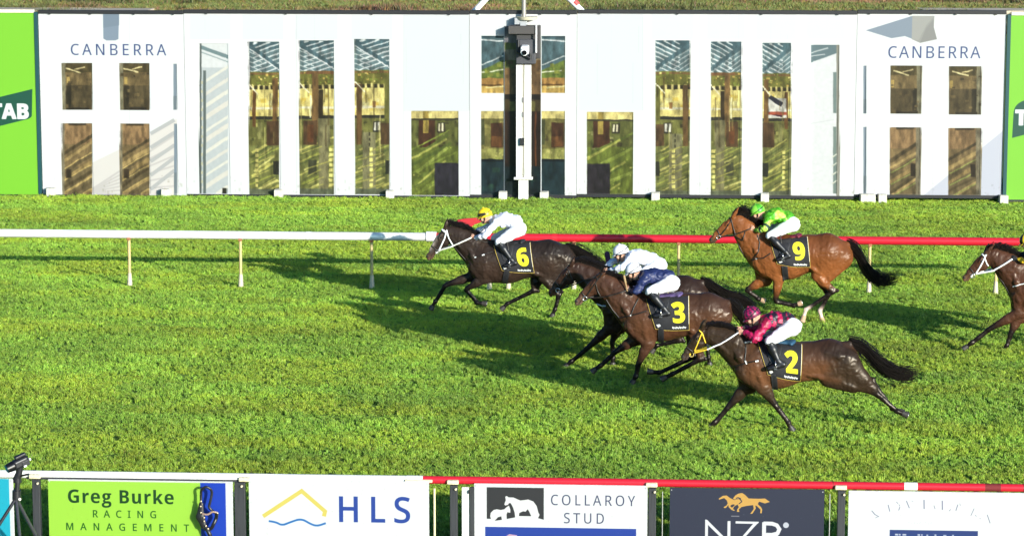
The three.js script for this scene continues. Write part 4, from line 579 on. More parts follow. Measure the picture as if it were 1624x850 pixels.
  // muscles: pads set into the surface of a first coarse body, so that grooves show between them
  { const f0 = makeField(B, 0.028), A = first, Lr = last.r, Lp = last.p, Fr = first.r, Fp = first.p, near = [S.foreNear, S.hindNear], farL = [S.foreFar, S.hindFar];
    for (const s of [1, -1]) { const [fl, hl] = s > 0 ? near : farL, E = P(fl[0]), K = P(fl[1]), St = P(hl[0]), Hk = P(hl[1]), pad = (a, b, r, out, c = 0, k = 0.024) => { const m = (p) => { const z = f0.side(p[0], p[1], s); return z === null ? null : [p[0], p[1], z - s * (r - out * 1.15) ]; }, q = m(a), w = m(b); if (q && w && q[2] * s > -0.05 && w[2] * s > -0.05) { const sink = r * 0.14, q2 = [q[0], q[1], q[2] + s * sink * 0], m1 = mid(q, w, 0.5); add(q2, r * 0.8, [m1[0], m1[1], m1[2]], r, { k, c }); add([m1[0], m1[1], m1[2]], r, w, r * 0.7, { k, c }); } }; void A; void K;
      const f = (x, y) => [Fp[0] + x * Fr, Fp[1] + y * Fr], l = (x, y) => [Lp[0] + x * Lr, Lp[1] + y * Lr], mm = (a, b, t) => [lerp(a[0], b[0], t), lerp(a[1], b[1], t)];
      pad(f(0.02, 0.72), f(-0.6, 0.0), 0.055, 0.014); pad(f(0.42, 0.5), mm(E, f(0.2, 0), 0.25), 0.07, 0.018, 2); pad(f(-0.1, 0.05), mm(E, f(-0.1, 0), 0.2), 0.055, 0.016, 2); pad(f(-0.72, -0.1), f(-0.5, -0.55), 0.06, 0.016);
      pad([Nk[1].p[0], Nk[1].p[1] - Nk[1].r * 0.15], f(-0.6, 0.1), 0.06, 0.014); pad([Nk[0].p[0], Nk[0].p[1] + Nk[0].r * 0.45], [Nk[2].p[0], Nk[2].p[1] + Nk[2].r * 0.3], 0.05, 0.01); pad([Nk[3].p[0], Nk[3].p[1] - Nk[3].r * 0.35], [Nk[1].p[0] - Nk[1].r * 0.2, Nk[1].p[1] - Nk[1].r * 0.5], 0.04, 0.012);
      pad(l(-1.0, 0.55), mm(St, l(-0.6, 0), 0.2), 0.055, 0.018); pad(l(-0.75, 0.45), l(0.3, 0.25), 0.085, 0.016); pad(l(0.25, 0.35), mm(mm(St, Hk, 0.15), l(0.6, -0.4), 0.35), 0.075, 0.02); pad(l(0.72, 0.15), mm(mm(St, Hk, 0.35), l(0.8, -0.6), 0.35), 0.05, 0.016); pad(mm(St, Hk, 0.08), mm(St, Hk, 0.6), 0.042, 0.014);
      pad(mm(St, l(-0.8, -0.3), 0.2), [T[2].p[0], T[2].p[1] - T[2].r * 0.55], 0.045, 0.01, 2, 0.03);
      for (let i = 0; i < 5; i++) { const x = lerp(T[1].p[0] - 0.02, T[2].p[0] + 0.12, i / 4); pad([x, T[1].p[1] + 0.16 - i * 0.01], [x + 0.07, T[1].p[1] - 0.2 + i * 0.02], 0.022, 0.0045, 2, 0.02); } } }
  const cell = 0.0145, field = makeField(B, cell, 0, (x, y, z) => 0.009 * (fbm(x * 6 + 9, y * 5, z * 6 + S.seed, 3) - 0.5));
  const bp = bonePaint(B, pal, 0.02), yTop = W0[1], yLow = first.p[1] - first.r;
  const body = mesh('body', meshField(field, (x, y, z, n) => {
    const c = bp(x, y, z), inTrunk = sstep(first.p[0] - first.r * 0.3, first.p[0] + 0.1, x) * sstep(yLow - 0.12, yLow + 0.1, y), up = sstep(0.35, 0.95, (y - yLow) / (yTop - yLow)) * inTrunk, m = 0.55 + 0.6 * fbm(x * 3.2, y * 3.2, z * 4 + S.seed, 3) + 0.3 * fbm(x * 13, y * 13, z * 13 + S.seed, 2);
    for (let i = 0; i < 3; i++) c[i] = lerp(c[i], (C.dark ?? C.body)[i], up * 0.8) * m; void n; return c;
  }), coatMat, root);
  const fz = (x, y, d = 1) => field.side(x, y, d);
  // eyes
  for (const s of [1, -1]) { const e = Hd(0.32, 0.075), z = fz(e[0], e[1], s) ?? s * 0.07, g = new THREE.SphereGeometry(0.021, 14, 10); g.scale(1.15, 0.9, 0.7); g.translate(e[0], e[1], z - s * 0.007); mesh('eye', g, eyeMat, root); }
  for (const s of [1, -1]) { const e = Hd(0.93, 0.058), z = fz(e[0], e[1], s) ?? s * 0.06, g = new THREE.SphereGeometry(0.024, 12, 8); g.scale(0.75, 1.1, 0.45); g.rotateZ(Math.atan2(hy, hx) + 0.6); g.translate(e[0], e[1], z - s * 0.005); mesh('nostril', g, std([0.006, 0.005, 0.005], 0.6), root);
    const lip = [[0.985, 0.145], [0.93, 0.14], [0.87, 0.134], [0.82, 0.125]].map(([a, b]) => { const q = Hd(a, b), z2 = fz(q[0], q[1], s); return z2 === null ? null : V(q[0], q[1], z2 - s * 0.001); }).filter(Boolean); if (lip.length > 2) mesh('mouth', tube(lip, 0.006, 5, 10), std([0.008, 0.006, 0.006], 0.6), root); }
  // hooves
  for (const [F, H, s, w] of hoofs) {
    const a = V(...F), b = V(...H), d = b.clone().sub(a), len = d.length(); d.normalize(); const top = a.clone().addScaledVector(d, len * 0.5), g = new THREE.CylinderGeometry(0.05, 0.038, Math.max(0.08, len * 0.5), 18, 1); g.scale(1.1, 1, 0.95); g.translate(0, Math.max(0.08, len * 0.5) / 2, 0);
    g.applyQuaternion(new THREE.Quaternion().setFromUnitVectors(V(0, 1, 0), d)); g.translate(top.x, top.y, top.z); const hm = mesh('hoof', g, (w === 'f' && S.whiteFore) || (w === 'h' && S.whiteHind) || S.tanHoof ? tanHorn : hornMat, root);
    const end = top.clone().addScaledVector(d, Math.max(0.08, len * 0.5)), tg = new THREE.TorusGeometry(0.04, 0.007, 6, 20, 5.2); tg.rotateX(Math.PI / 2); tg.applyQuaternion(new THREE.Quaternion().setFromUnitVectors(V(0, 1, 0), d)); tg.translate(end.x, end.y, end.z); mesh('horseshoe', tg, steelMat, hm); void s;
  }
  // mane and forelock
  { const out = [], cr = S.crest.map((p) => V(...P(p))), curve = new THREE.CatmullRomCurve3([V(poll[0], poll[1], 0), ...cr]); const blow = S.maneBlow ?? 0.12;
    for (let i = 0; i < 330; i++) { const t = Math.pow(rnd(), 0.85), p = curve.getPoint(t), z = gauss() * 0.022; p.z = z; p.y -= 0.02; const h = lerp(0.17, 0.1, t) * rr(0.5, 1.15) * (S.maneLen ?? 1), dx = blow * rr(0.5, 1.5), s = rnd() < 0.35 ? 1 : -1, dz = s * rr(0.01, 0.07); strand([p, V(p.x + dx * 0.3, p.y + h * 0.55, z + dz * 0.3), V(p.x + dx * 0.8, p.y + h * rr(0.5, 1), z + dz * 0.8), V(p.x + dx * 1.35, p.y + h * rr(0.25, 0.95), z + dz * 1.2)], 0.0075, out); }
    for (let i = 0; i < 60; i++) { const p = V(...Hd(0.03, 0.02, gauss() * 0.04)), h = rr(0.05, 0.13); strand([p, V(p.x + 0.01, p.y + h * 0.6, p.z), V(p.x + 0.05 * rr(0.4, 1.6), p.y + h, p.z + gauss() * 0.02)], 0.007, out); }
    mesh('mane', strandsGeo(out), hairMat(C.mane), root); }
  // tail
  if (S.tail) { const out = [], pts = S.tail.map(([x, y]) => V(...P([x, y]))), curve = new THREE.CatmullRomCurve3(pts, false, 'centripetal'), wid = S.tailWidth * k;
    for (let i = 0; i < 300; i++) { const a = rnd() * 6.283, q = Math.sqrt(rnd()) * (rnd() < 0.12 ? 1.7 : 1), end = rr(0.4, 1.0) ** 0.55, line = [], wob = gauss() * 0.6, w2 = rr(0, 6); for (let j = 0; j <= 9; j++) { const t = j / 9 * end, p = curve.getPoint(t), f = wid * 0.5 * (0.3 + 0.95 * Math.sin(Math.PI * Math.min(t * 0.86 + 0.1, 1))) * q; const drop = wob * 0.2 * t * t; p.x += Math.cos(a) * f * 0.35; p.y += Math.sin(a) * f + drop + 0.022 * Math.sin(t * 8 + w2); p.z += Math.cos(a) * f * 0.6 + gauss() * 0.004; line.push(p); } strand(line, 0.0056, out); }
    mesh('tail', strandsGeo(out), hairMat(C.mane), root); }
  // ---- tack, laid on the body: a line of photograph points at height off the near side
  const on = (p, lift = 0.008) => { const q = P(p), z = fz(q[0], q[1]), v = V(q[0], q[1], (z ?? 0) + lift); v.off = z === null; return v; };
  const dense = (pts, n = 6) => { const o = []; for (let i = 0; i < pts.length - 1; i++) for (let j = 0; j < n; j++) o.push([lerp(pts[i][0], pts[i + 1][0], j / n), lerp(pts[i][1], pts[i + 1][1], j / n)]); o.push(pts[pts.length - 1]); return o; };
  const strapGeo = (pts, r, lift = 0.004, n = 6) => { const all = dense(pts, n).map((p) => on(p, lift)), kept = all.filter((v) => !v.off); return tube(kept.length > 2 ? kept : all, r, 6, pts.length * 8); };
  const flipZ = (g) => { const h = g.clone(); h.scale(1, 1, -1); const ix = h.index; if (ix) { const a = ix.array; for (let i = 0; i < a.length; i += 3) { const t = a[i]; a[i] = a[i + 1]; a[i + 1] = t; } } else { } return h; };
  let bridle;
  S.bridle.forEach(([name, color, pts, r], i) => { const m = color === 'leather' ? leather : std(color, 0.55); const g = strapGeo(pts, r ?? 0.011); const o = mesh(name, g, m, bridle ?? root); if (!bridle) { o.name = 'bridle'; bridle = o; } mesh(name, flipZ(g), m, bridle); void i; });
  { const b = on(S.bit, 0.015), g = new THREE.TorusGeometry(0.034, 0.007, 8, 18); g.translate(b.x, b.y, b.z); mesh('bit_ring', g, S.bitColor ? std(S.bitColor, 0.4) : steelMat, bridle); }
  S.straps.forEach(([name, color, pts, r]) => mesh(name, strapGeo(pts, r ?? 0.012), color === 'leather' ? leather : std(color, 0.6), root));
  // a patch draped on the near side between four corners, its mirror image on the far side
  function drape(tl, bl, br, tr, lift, nu = 22, nv = 18, thick = 0.008, far = true, bow = 0) {
    const grid = (dir) => { const pos = [], uv = [], id = []; for (let layer = 0; layer < 2; layer++) for (let j = 0; j <= nv; j++) for (let i = 0; i <= nu; i++) { const u = i / nu, v = j / nv, x = lerp(lerp(tl[0], tr[0], u), lerp(bl[0], br[0], u), v), y = lerp(lerp(tl[1], tr[1], u), lerp(bl[1], br[1], u), v) + bow * Math.sin(Math.PI * u) * v, q = P([x, y]), z = fz(q[0], q[1], dir) ?? 0, ed = Math.min(u, 1 - u, 1 - v); pos.push(q[0], q[1], z + dir * (lift + (layer ? 0 : thick) + 0.006 * fbm(u * 5, v * 5, 3 + lift * 100, 2) * (ed > 0.02 ? 1 : 0.4))); uv.push(u, 1 - v); }
      const o = (nu + 1) * (nv + 1), w = nu + 1; for (let j = 0; j < nv; j++) for (let i = 0; i < nu; i++) { const a = j * w + i, b = a + 1, c = a + w, d = c + 1; dir > 0 ? id.push(a, c, b, b, c, d) : id.push(a, b, c, b, d, c); if (dir > 0) id.push(o + a, o + b, o + c, o + b, o + d, o + c); else id.push(o + a, o + c, o + b, o + b, o + c, o + d); }
      const edge = (a, b) => id.push(a, b, o + a, b, o + b, o + a); for (let i = 0; i < nu; i++) { edge(nv * w + i, nv * w + i + 1); edge(i, i + 1); } for (let j = 0; j < nv; j++) { edge(j * w, (j + 1) * w); edge(j * w + nu, (j + 1) * w + nu); }
      const g = new THREE.BufferGeometry(); g.setAttribute('position', new THREE.Float32BufferAttribute(pos, 3)); g.setAttribute('uv', new THREE.Float32BufferAttribute(uv, 2)); g.setIndex(id); g.computeVertexNormals(); return g; };
    return far ? [grid(1), grid(-1)] : [grid(1)];
  }
  if (S.cloth) {
    const [tl, bl, br, tr] = S.cloth, tex = canvasTex(512, 400, (g) => {
      g.fillStyle = '#1b1b20'; g.fillRect(0, 0, 512, 400); g.strokeStyle = '#c8a83c'; g.lineWidth = 6; g.strokeRect(4, -20, 504, 416); g.strokeStyle = '#f3efe4'; g.lineWidth = 4; g.beginPath(); g.moveTo(503, 0); g.lineTo(503, 320); g.stroke();
      if (S.number) { g.fillStyle = '#f1e51f'; g.font = 'bold ' + (S.numSize ?? 318) + 'px sans-serif'; g.textAlign = 'center'; g.strokeStyle = '#f1e51f'; g.lineWidth = 15; g.lineJoin = 'round'; g.save(); g.translate(S.numAt?.[0] ?? 372, S.numAt?.[1] ?? 285); g.scale(S.numSqueeze ?? 1, 1); g.fillText(S.number, 0, 0); g.strokeText(S.number, 0, 0); g.restore();
        g.strokeStyle = '#f4f4f0'; g.lineWidth = 9; for (let i = 0; i < 12; i++) { const x = 262 + i * 17; g.beginPath(); g.moveTo(x, 366 + (i % 2) * 8); g.lineTo(x + 7, 344 + (i % 3) * 5); g.lineTo(x + 13, 366 - (i % 2) * 6); g.stroke(); }
        g.fillStyle = '#e8e8e6'; g.beginPath(); g.moveTo(36, 330); g.lineTo(90, 318); g.lineTo(100, 340); g.lineTo(50, 372); g.closePath(); g.fill(); }
      for (let i = 0; i < 500; i++) { g.fillStyle = i % 2 ? 'rgba(255,255,255,0.03)' : 'rgba(0,0,0,0.08)'; g.fillRect(rnd() * 512, rnd() * 400, rr(2, 30), rr(1, 8)); }
    });
    const cm = std(0xffffff, 0.75, { map: tex, color: lin(0.75, 0.75, 0.75) }), [near, farSide] = drape(tl, bl, br, tr, 0.01, 26, 22, 0.008, true, S.bow ?? 2), cl = mesh('saddle_cloth', near, cm, root); mesh('cloth_far_side', farSide, cm, cl);
    const mixp = (a, b, t) => [lerp(a[0], b[0], t), lerp(a[1], b[1], t)], s0 = mixp(tl, tr, 0.12), s1 = mixp(tl, tr, 0.56), s2 = mixp(mixp(bl, br, 0.18), mixp(tl, tr, 0.18), 0.42), s3 = mixp(mixp(bl, br, 0.4), mixp(tl, tr, 0.4), 0.48);
    const [sn, sf] = drape([s0[0], s0[1] - 1], s2, s3, [s1[0], s1[1] - 1], 0.024, 16, 12, 0.012), sd = mesh('saddle', merge([sn, sf]), std([0.016, 0.015, 0.016], 0.5), root);
    const c0 = P(mixp(tl, tr, 0.15)), c1 = P(mixp(tl, tr, 0.9)), seat = makeField([bone([c0[0], c0[1] + 0.03, 0], 0.045, [c0[0] + 0.12, c0[1] + 0.012, 0], 0.04, { sz: 2.6, k: 0.04 }), bone([c0[0] + 0.12, c0[1] + 0.012, 0], 0.04, [c1[0] - 0.1, c1[1] + 0.0, 0], 0.036, { sz: 3, k: 0.04 }), bone([c1[0] - 0.1, c1[1] + 0.0, 0], 0.036, [c1[0] - 0.05, c1[1] + 0.022, 0], 0.024, { sz: 3.6, k: 0.04 })], 0.014); mesh('seat', meshField(seat, () => [1, 1, 1]), std(S.pad ?? [0.016, 0.015, 0.016], 0.5), sd);
    const [ga, gb] = S.girth, gw = 4.5, [gn, gf] = drape([ga[0] - gw, ga[1]], [gb[0] - gw, gb[1]], [gb[0] + gw, gb[1]], [ga[0] + gw, ga[1]], 0.008, 4, 14, 0.01); mesh('girth', merge([gn, gf]), std([0.014, 0.014, 0.016], 0.6), root);
  }
  return { root, P, Z, ox, k, field, on, fz, bridle, S };
}
// ---------------------------------------------------------------- jockeys: one continuous body each, dressed in shells that follow it
const skinMat = new THREE.MeshPhysicalMaterial({ color: 0xffffff, vertexColors: true, roughness: 0.55 }), silkMat = new THREE.MeshPhysicalMaterial({ color: 0xffffff, vertexColors: true, roughness: 0.5, sheen: 0.3, sheenRoughness: 0.5 }), bootMat = std([0.01, 0.01, 0.012], 0.42), capMat = new THREE.MeshPhysicalMaterial({ color: 0xffffff, vertexColors: true, roughness: 0.4 });
const boneY = (p, x, y, z) => Math.hypot(p[0] - x, p[1] - y, p[2] - z);
function makeJockey(h, J) {
  const { P, Z, ox } = h, root = thing('person', J.label, 'jockey', [ox, 0, Z]);
  const p3 = (p, z) => { const q = at(p[0], p[1], Z + z); return [q.x - ox, q.y, z]; }, mid = (a, b, t = 0.5) => a.map((v, i) => lerp(v, b[i], t)), off = (a, x, y, z) => [a[0] + x, a[1] + y, a[2] + z];
  const D = J.far ?? {}, sh = (s) => s > 0 ? p3(J.shoulder, 0.17) : p3(D.shoulder ?? J.shoulder, -0.17), el = (s) => s > 0 ? p3(J.elbow, 0.25) : p3(D.elbow ?? J.elbow, -0.25), wr = (s) => s > 0 ? p3(J.wrist, 0.12) : p3(D.wrist ?? J.wrist, -0.12), hd = (s) => s > 0 ? p3(J.hand, 0.1) : p3(D.hand ?? J.hand, -0.1);
  const hip = (s) => p3(J.hip, s * 0.1), kn = (s) => s > 0 ? p3(J.knee, 0.285) : p3(D.knee ?? J.knee, -0.285), an = (s) => p3(J.ankle, s * 0.335), toe = (s) => p3(J.toe, s * 0.36), heel = (s) => p3(J.heel, s * 0.34);
  const chest = p3(J.chest, 0), waist = p3(J.waist, 0), pel = p3(J.hip, 0), head = p3(J.head, 0), neck = p3(J.neck, 0), face = p3(J.face, 0);
  const fx = face[0] - head[0], fy = face[1] - head[1], fl = Math.hypot(fx, fy), F = [fx / fl, fy / fl];                    // from the crown's centre to the mouth
  const a = J.gaze ?? -Math.PI / 2, G = [F[0] * Math.cos(a) - F[1] * Math.sin(a), F[0] * Math.sin(a) + F[1] * Math.cos(a)];        // where the face looks
  const hp = (f, d, z = 0) => [head[0] + G[0] * f + F[0] * d, head[1] + G[1] * f + F[1] * d, z];
  const torso = [bone(off(chest, 0, 0, 0), 0.125, waist, 0.112, { sz: 1.25, k: 0.05 }), bone(waist, 0.112, pel, 0.135, { sz: 1.2, k: 0.05 }), bone(mid(sh(1), [chest[0], chest[1], 0], 0.35), 0.088, mid(sh(-1), [chest[0], chest[1], 0], 0.35), 0.088, { k: 0.05 }), bone(neck, 0.058, mid(neck, chest, 0.7), 0.085, { sz: 1.3, k: 0.05 })];
  const arms = [], legs = [], boots = { 1: [], '-1': [] };
  for (const s of [1, -1]) {
    arms.push(bone(sh(s), 0.068, el(s), 0.044, { k: 0.04 }), bone(el(s), 0.044, mid(el(s), wr(s), 0.35), 0.045, { k: 0.02 }), bone(mid(el(s), wr(s), 0.35), 0.045, wr(s), 0.028, { k: 0.02 }));
    legs.push(bone(hip(s), 0.118, mid(hip(s), kn(s), 0.5), 0.086, { k: 0.05 }), bone(mid(hip(s), kn(s), 0.5), 0.086, kn(s), 0.062, { k: 0.03 }));
    boots[s].push(bone(mid(kn(s), an(s), 0.12), 0.056, mid(kn(s), an(s), 0.4), 0.056, { k: 0.03 }), bone(mid(kn(s), an(s), 0.4), 0.056, an(s), 0.037, { k: 0.03 }), bone(an(s), 0.04, heel(s), 0.036, { k: 0.02 }), bone(heel(s), 0.036, mid(heel(s), toe(s), 0.65), 0.038, { k: 0.02 }), bone(mid(heel(s), toe(s), 0.65), 0.038, toe(s), 0.026, { k: 0.02, sz: 1.2 }));
  }
  const skin = J.skin ?? [0.55, 0.3, 0.2];
  const knees = [1, -1].map((s) => bone(kn(s), 0.058, mid(kn(s), an(s), 0.2), 0.05, { k: 0.03 }));
  const headB = [bone(hp(0.0, 0.0), 0.098, hp(-0.03, 0.01), 0.095, { sz: 0.82, k: 0.03 }), bone(hp(0.035, 0.05), 0.062, hp(0.045, 0.1), 0.046, { sz: 0.95, k: 0.03 }), bone(hp(-0.01, 0.09, 0), 0.06, hp(-0.0, 0.07), 0.06, { sz: 0.9, k: 0.03 }),
    bone(hp(0.098, 0.03), 0.012, hp(0.112, 0.068), 0.016, { k: 0.012 }), bone(hp(0.09, 0.1), 0.01, hp(0.088, 0.102), 0.01, { sz: 2.2, k: 0.01, c: 1 }), bone(hp(0.075, 0.135), 0.022, hp(0.07, 0.13), 0.022, { sz: 1.2, k: 0.02 }), bone(hp(0.0, 0.1), 0.052, neck, 0.058, { k: 0.03 }),
    ...[1, -1].flatMap((s) => [bone(hp(-0.005, 0.05, s * 0.082), 0.024, hp(0.0, 0.075, s * 0.08), 0.016, { sz: 0.5, k: 0.01 }), bone(hp(0.07, 0.065, s * 0.045), 0.026, hp(0.06, 0.075, s * 0.05), 0.022, { k: 0.02 }), bone(hp(0.092, 0.028, s * 0.03), 0.013, hp(0.09, 0.028, s * 0.036), 0.012, { k: 0.01, c: 2 })])];
  // hands: a palm, four bent fingers of unequal length and a thumb, closed on the rein
  const handGeo = (s) => {
    const w = V(...wr(s)), c = V(...hd(s)), d = c.clone().sub(w).normalize(), sd = V(0, 0, -s), up = sd.clone().cross(d).normalize().multiplyScalar(s > 0 ? 1 : -1); if (up.y < 0) up.negate(); const B = [], arr = (v) => [v.x, v.y, v.z], pt = (f, u, q) => w.clone().addScaledVector(d, f).addScaledVector(up, u).addScaledVector(sd, q);
    B.push(bone(arr(pt(-0.03, 0, 0)), 0.026, arr(pt(0.02, 0, 0)), 0.027, { k: 0.015 }), bone(arr(pt(0.03, 0.02, 0)), 0.019, arr(pt(0.075, 0.026, 0)), 0.016, { k: 0.015 }), bone(arr(pt(0.03, -0.018, 0)), 0.019, arr(pt(0.07, -0.026, 0)), 0.015, { k: 0.015 }), bone(arr(pt(0.04, 0, 0)), 0.02, arr(pt(0.072, 0, 0)), 0.016, { k: 0.012 }));
    [[0.03, 0.042, 0.03], [0.01, 0.046, 0.033], [-0.01, 0.042, 0.03], [-0.029, 0.034, 0.024]].forEach(([u, l1, l2], i) => { const r = i === 3 ? 0.0078 : 0.009, k0 = pt(0.078 - Math.abs(u - 0.008) * 0.25, u, -0.004), k1 = k0.clone().addScaledVector(d, l1 * 0.62).addScaledVector(sd, l1 * 0.78), k2 = k1.clone().addScaledVector(d, -l2 * 0.35).addScaledVector(sd, l2 * 0.9), k3 = k2.clone().addScaledVector(d, -l2 * 0.75).addScaledVector(sd, l2 * 0.1); B.push(bone(arr(k0), r + 0.0015, arr(k1), r, { k: 0.006 }), bone(arr(k1), r, arr(k2), r, { k: 0.005 }), bone(arr(k2), r, arr(k3), r - 0.0015, { k: 0.005 })); });
    const t0 = pt(0.028, 0.026, 0.008), t1 = pt(0.055, 0.05, 0.02), t2 = pt(0.085, 0.05, 0.03), t3 = pt(0.105, 0.042, 0.036); B.push(bone(arr(t0), 0.016, arr(t1), 0.0115, { k: 0.01 }), bone(arr(t1), 0.0115, arr(t2), 0.01, { k: 0.006 }), bone(arr(t2), 0.01, arr(t3), 0.008, { k: 0.006 }));
    return meshField(makeField(B, 0.0042), () => (D.glove || J.glove) && (s < 0 || J.glove) ? [0.02, 0.02, 0.022] : skin);
  };
  const coreB = [...torso, ...arms, ...legs, ...knees, ...boots[1], ...boots[-1]], core = meshField(makeField(coreB, 0.014, -0.012), () => skin);
  const hg = meshField(makeField(headB, 0.0055), bonePaint(headB, [skin, [0.4, 0.13, 0.11], [0.03, 0.02, 0.015]], 0.005));
  mesh('body', merge([core, hg, handGeo(1), handGeo(-1)]), skinMat, root);
  const fold = (amp, seed) => (x, y, z) => amp * (Math.abs(2 * fbm(x * 8 + seed + y * 5, y * 11 - x * 4, z * 8, 3) - 1) - 0.25) ;
  const jf = makeField([...torso.slice(0, 1), bone(waist, 0.108, mid(waist, pel, 0.55), 0.112, { sz: 1.2, k: 0.04 }), ...torso.slice(2), ...arms], 0.0125, 0.014, fold(0.05, J.seed));
  mesh('jacket', meshField(jf, (x, y, z, n) => J.silks(x, y, z, { chest, waist, pel, sh: sh(z > 0 ? 1 : -1), el: el(z > 0 ? 1 : -1), arm: Math.min(...arms.slice(z > 0 ? 0 : 3, z > 0 ? 3 : 6).map((b) => boneDist(b, x, y, z))), tor: Math.min(...torso.map((b) => boneDist(b, x, y, z))), n })), silkMat, root);
  const wht = J.breeches ?? [0.78, 0.78, 0.8];
  mesh('breeches', meshField(makeField([bone(mid(waist, pel, 0.45), 0.106, pel, 0.13, { sz: 1.2, k: 0.05 }), ...legs], 0.0125, 0.012, fold(0.026, J.seed + 5)), () => wht), silkMat, root);
  for (const s of [1, -1]) { const b = mesh('boot', meshField(makeField(boots[s], 0.011, 0.008), () => [1, 1, 1]), bootMat, root);
    const m = mid(kn(s), an(s), 0.08), g = new THREE.TorusGeometry(0.063, 0.012, 8, 20), d = V(...an(s)).sub(V(...kn(s))).normalize(); g.applyQuaternion(new THREE.Quaternion().setFromUnitVectors(V(0, 0, 1), d)); g.translate(...m); mesh('boot_cuff', g, bootMat, b);
    const st = mid(heel(s), toe(s), 0.55), ir = new THREE.TorusGeometry(0.062, 0.0085, 8, 22); ir.rotateY(Math.PI / 2); ir.translate(st[0], st[1] + 0.035, st[2]); mesh('stirrup', merge([ir, box(0.05, 0.012, 0.11, st[0], st[1] - 0.03, st[2], 0.004)]), steelMat, b);
    const sl = V(st[0], st[1] + 0.09, st[2]), up2 = V(sl.x - 0.05, sl.y + 0.34, s * 0.27); mesh('stirrup_leather', bar(sl, up2, 0.01, 6), leather, b); }
  // helmet: a cap over the crown with a peak
  { const R = 0.122, H = J.cap, g = new THREE.SphereGeometry(R, 40, 28), pos = g.attributes.position, col = new Float32Array(pos.count * 3), up = [-F[0], -F[1]];
    for (let i = 0; i < pos.count; i++) { let x = pos.getX(i) / R, y = pos.getY(i) / R, z = pos.getZ(i) / R; const dn = Math.min(0, y + 0.28); if (dn < 0) { y = -0.28 + dn * 0.12; } const C = H(x, y, z, i); col.set(C, 3 * i); pos.setXYZ(i, x * R * 1.1, y * R * 1.02, z * R * 0.93); }
    g.setAttribute('color', new THREE.BufferAttribute(col, 3));
    const tilt = new THREE.Matrix4().makeBasis(V(G[0], G[1], 0), V(up[0], up[1], 0), V(0, 0, G[0] * up[1] - G[1] * up[0])); tilt.setPosition(head[0] + up[0] * 0.012, head[1] + up[1] * 0.012, 0);
    g.applyMatrix4(tilt); const merged = g; merged.computeVertexNormals(); const cap = mesh('helmet', merged, capMat, root);
    const pk = new THREE.SphereGeometry(0.1, 24, 12); pk.scale(0.72, 0.13, 0.85); pk.rotateZ(-0.28); pk.translate(0.098, -0.035, 0); const pc = new Float32Array(pk.attributes.position.count * 3), PC = J.peak ?? H(1, 0, 0, 0); for (let i = 0; i < pc.length; i += 3) pc.set(PC, i); pk.setAttribute('color', new THREE.BufferAttribute(pc, 3)); pk.applyMatrix4(tilt); mesh('peak', pk, capMat, cap);
    const rim = new THREE.TorusGeometry(R, 0.0085, 8, 44); rim.rotateX(Math.PI / 2); rim.scale(1.06, 1, 0.9); rim.translate(-0.004, -0.036, 0); rim.applyMatrix4(tilt); mesh('helmet_rim', rim, std(J.rim ?? [0.02, 0.02, 0.022], 0.5), cap);
    const btn = new THREE.SphereGeometry(0.016, 10, 8); btn.translate(0, 0.123, 0); btn.applyMatrix4(tilt); mesh('button', btn, std(PC, 0.6), cap);
    const harness = []; for (const s of [1, -1]) harness.push(tube([hp(0.0, 0.03, s * 0.1), hp(0.02, 0.075, s * 0.088), hp(0.05, 0.125, s * 0.055), hp(0.065, 0.15, 0)].map((q) => V(...q)), 0.0075, 6, 16)); mesh('chin_strap', merge(harness), bootMat, cap);
    const gl = new THREE.TorusGeometry(R * 0.98, 0.008, 6, 40); gl.scale(1.1, 0.93, 1); gl.rotateX(Math.PI / 2); gl.rotateZ(-0.35); gl.translate(0, 0.005, 0); gl.applyMatrix4(tilt); const go = mesh('goggles', gl, std([0.015, 0.015, 0.015], 0.5), root);
    const lens = new THREE.SphereGeometry(0.05, 18, 12); lens.scale(0.5, 0.62, 1.35); lens.translate(0.088, -0.042, 0); lens.applyMatrix4(tilt); mesh('goggle_lens', lens, std(J.lens ?? [0.02, 0.014, 0.012], 0.12), go); }
  // reins run from the bit to the hand, one on each side
  const S = h.S, clear = (list, s) => { const o = []; for (let i = 0; i < list.length - 1; i++) for (let j = 0; j < 6; j++) o.push(list[i].clone().lerp(list[i + 1], j / 6)); o.push(list[list.length - 1]); for (const p of o) { const z = h.fz(p.x, p.y, s); if (z !== null && z * s > 0) p.z = s * Math.max(p.z * s, z * s + 0.018); } return o; }; for (const s of [1, -1]) { const pts = S.rein.pts.map(([x, y], i) => { const q = P([x, y]), zz = i === 0 ? (h.fz(q[0], q[1]) ?? 0.06) + 0.015 : lerp(0.13, 0.1, i / S.rein.pts.length); return V(q[0], q[1], s * zz); }); const hh = V(...hd(s)).lerp(V(...wr(s)), 0.3), n = pts.length; pts[n - 1] = s > 0 ? hh : hh; S.rein.parts ? S.rein.parts.forEach(([i0, i1, c]) => mesh('rein', tube(clear(pts.slice(i0, i1 + 1), s), S.rein.r ?? 0.012, 6, 30), c === 'leather' ? leather : std(c, 0.6), h.bridle)) : 0; }
  if (J.whip) { const w = J.whip, c = thing('whip', w.label, 'whip', [ox, 0, Z]), A = V(...p3(w.a, w.z)), Bp = V(...p3(w.b, w.z)); mesh('shaft', bar(A, Bp, 0.012, 8), std(w.shaft ?? [0.3, 0.19, 0.08], 0.5), c); mesh('padded_flap', (() => { const d = Bp.clone().sub(A), f = makeField([bone([A.x + d.x * 0.02, A.y + d.y * 0.02, A.z], w.r ?? 0.026, [A.x + d.x * 0.45, A.y + d.y * 0.45, A.z], w.r ?? 0.026, { sz: 0.6 })], 0.01); return meshField(f, () => [1, 1, 1]); })(), std(w.color, 0.6), c); }
  return root;
}
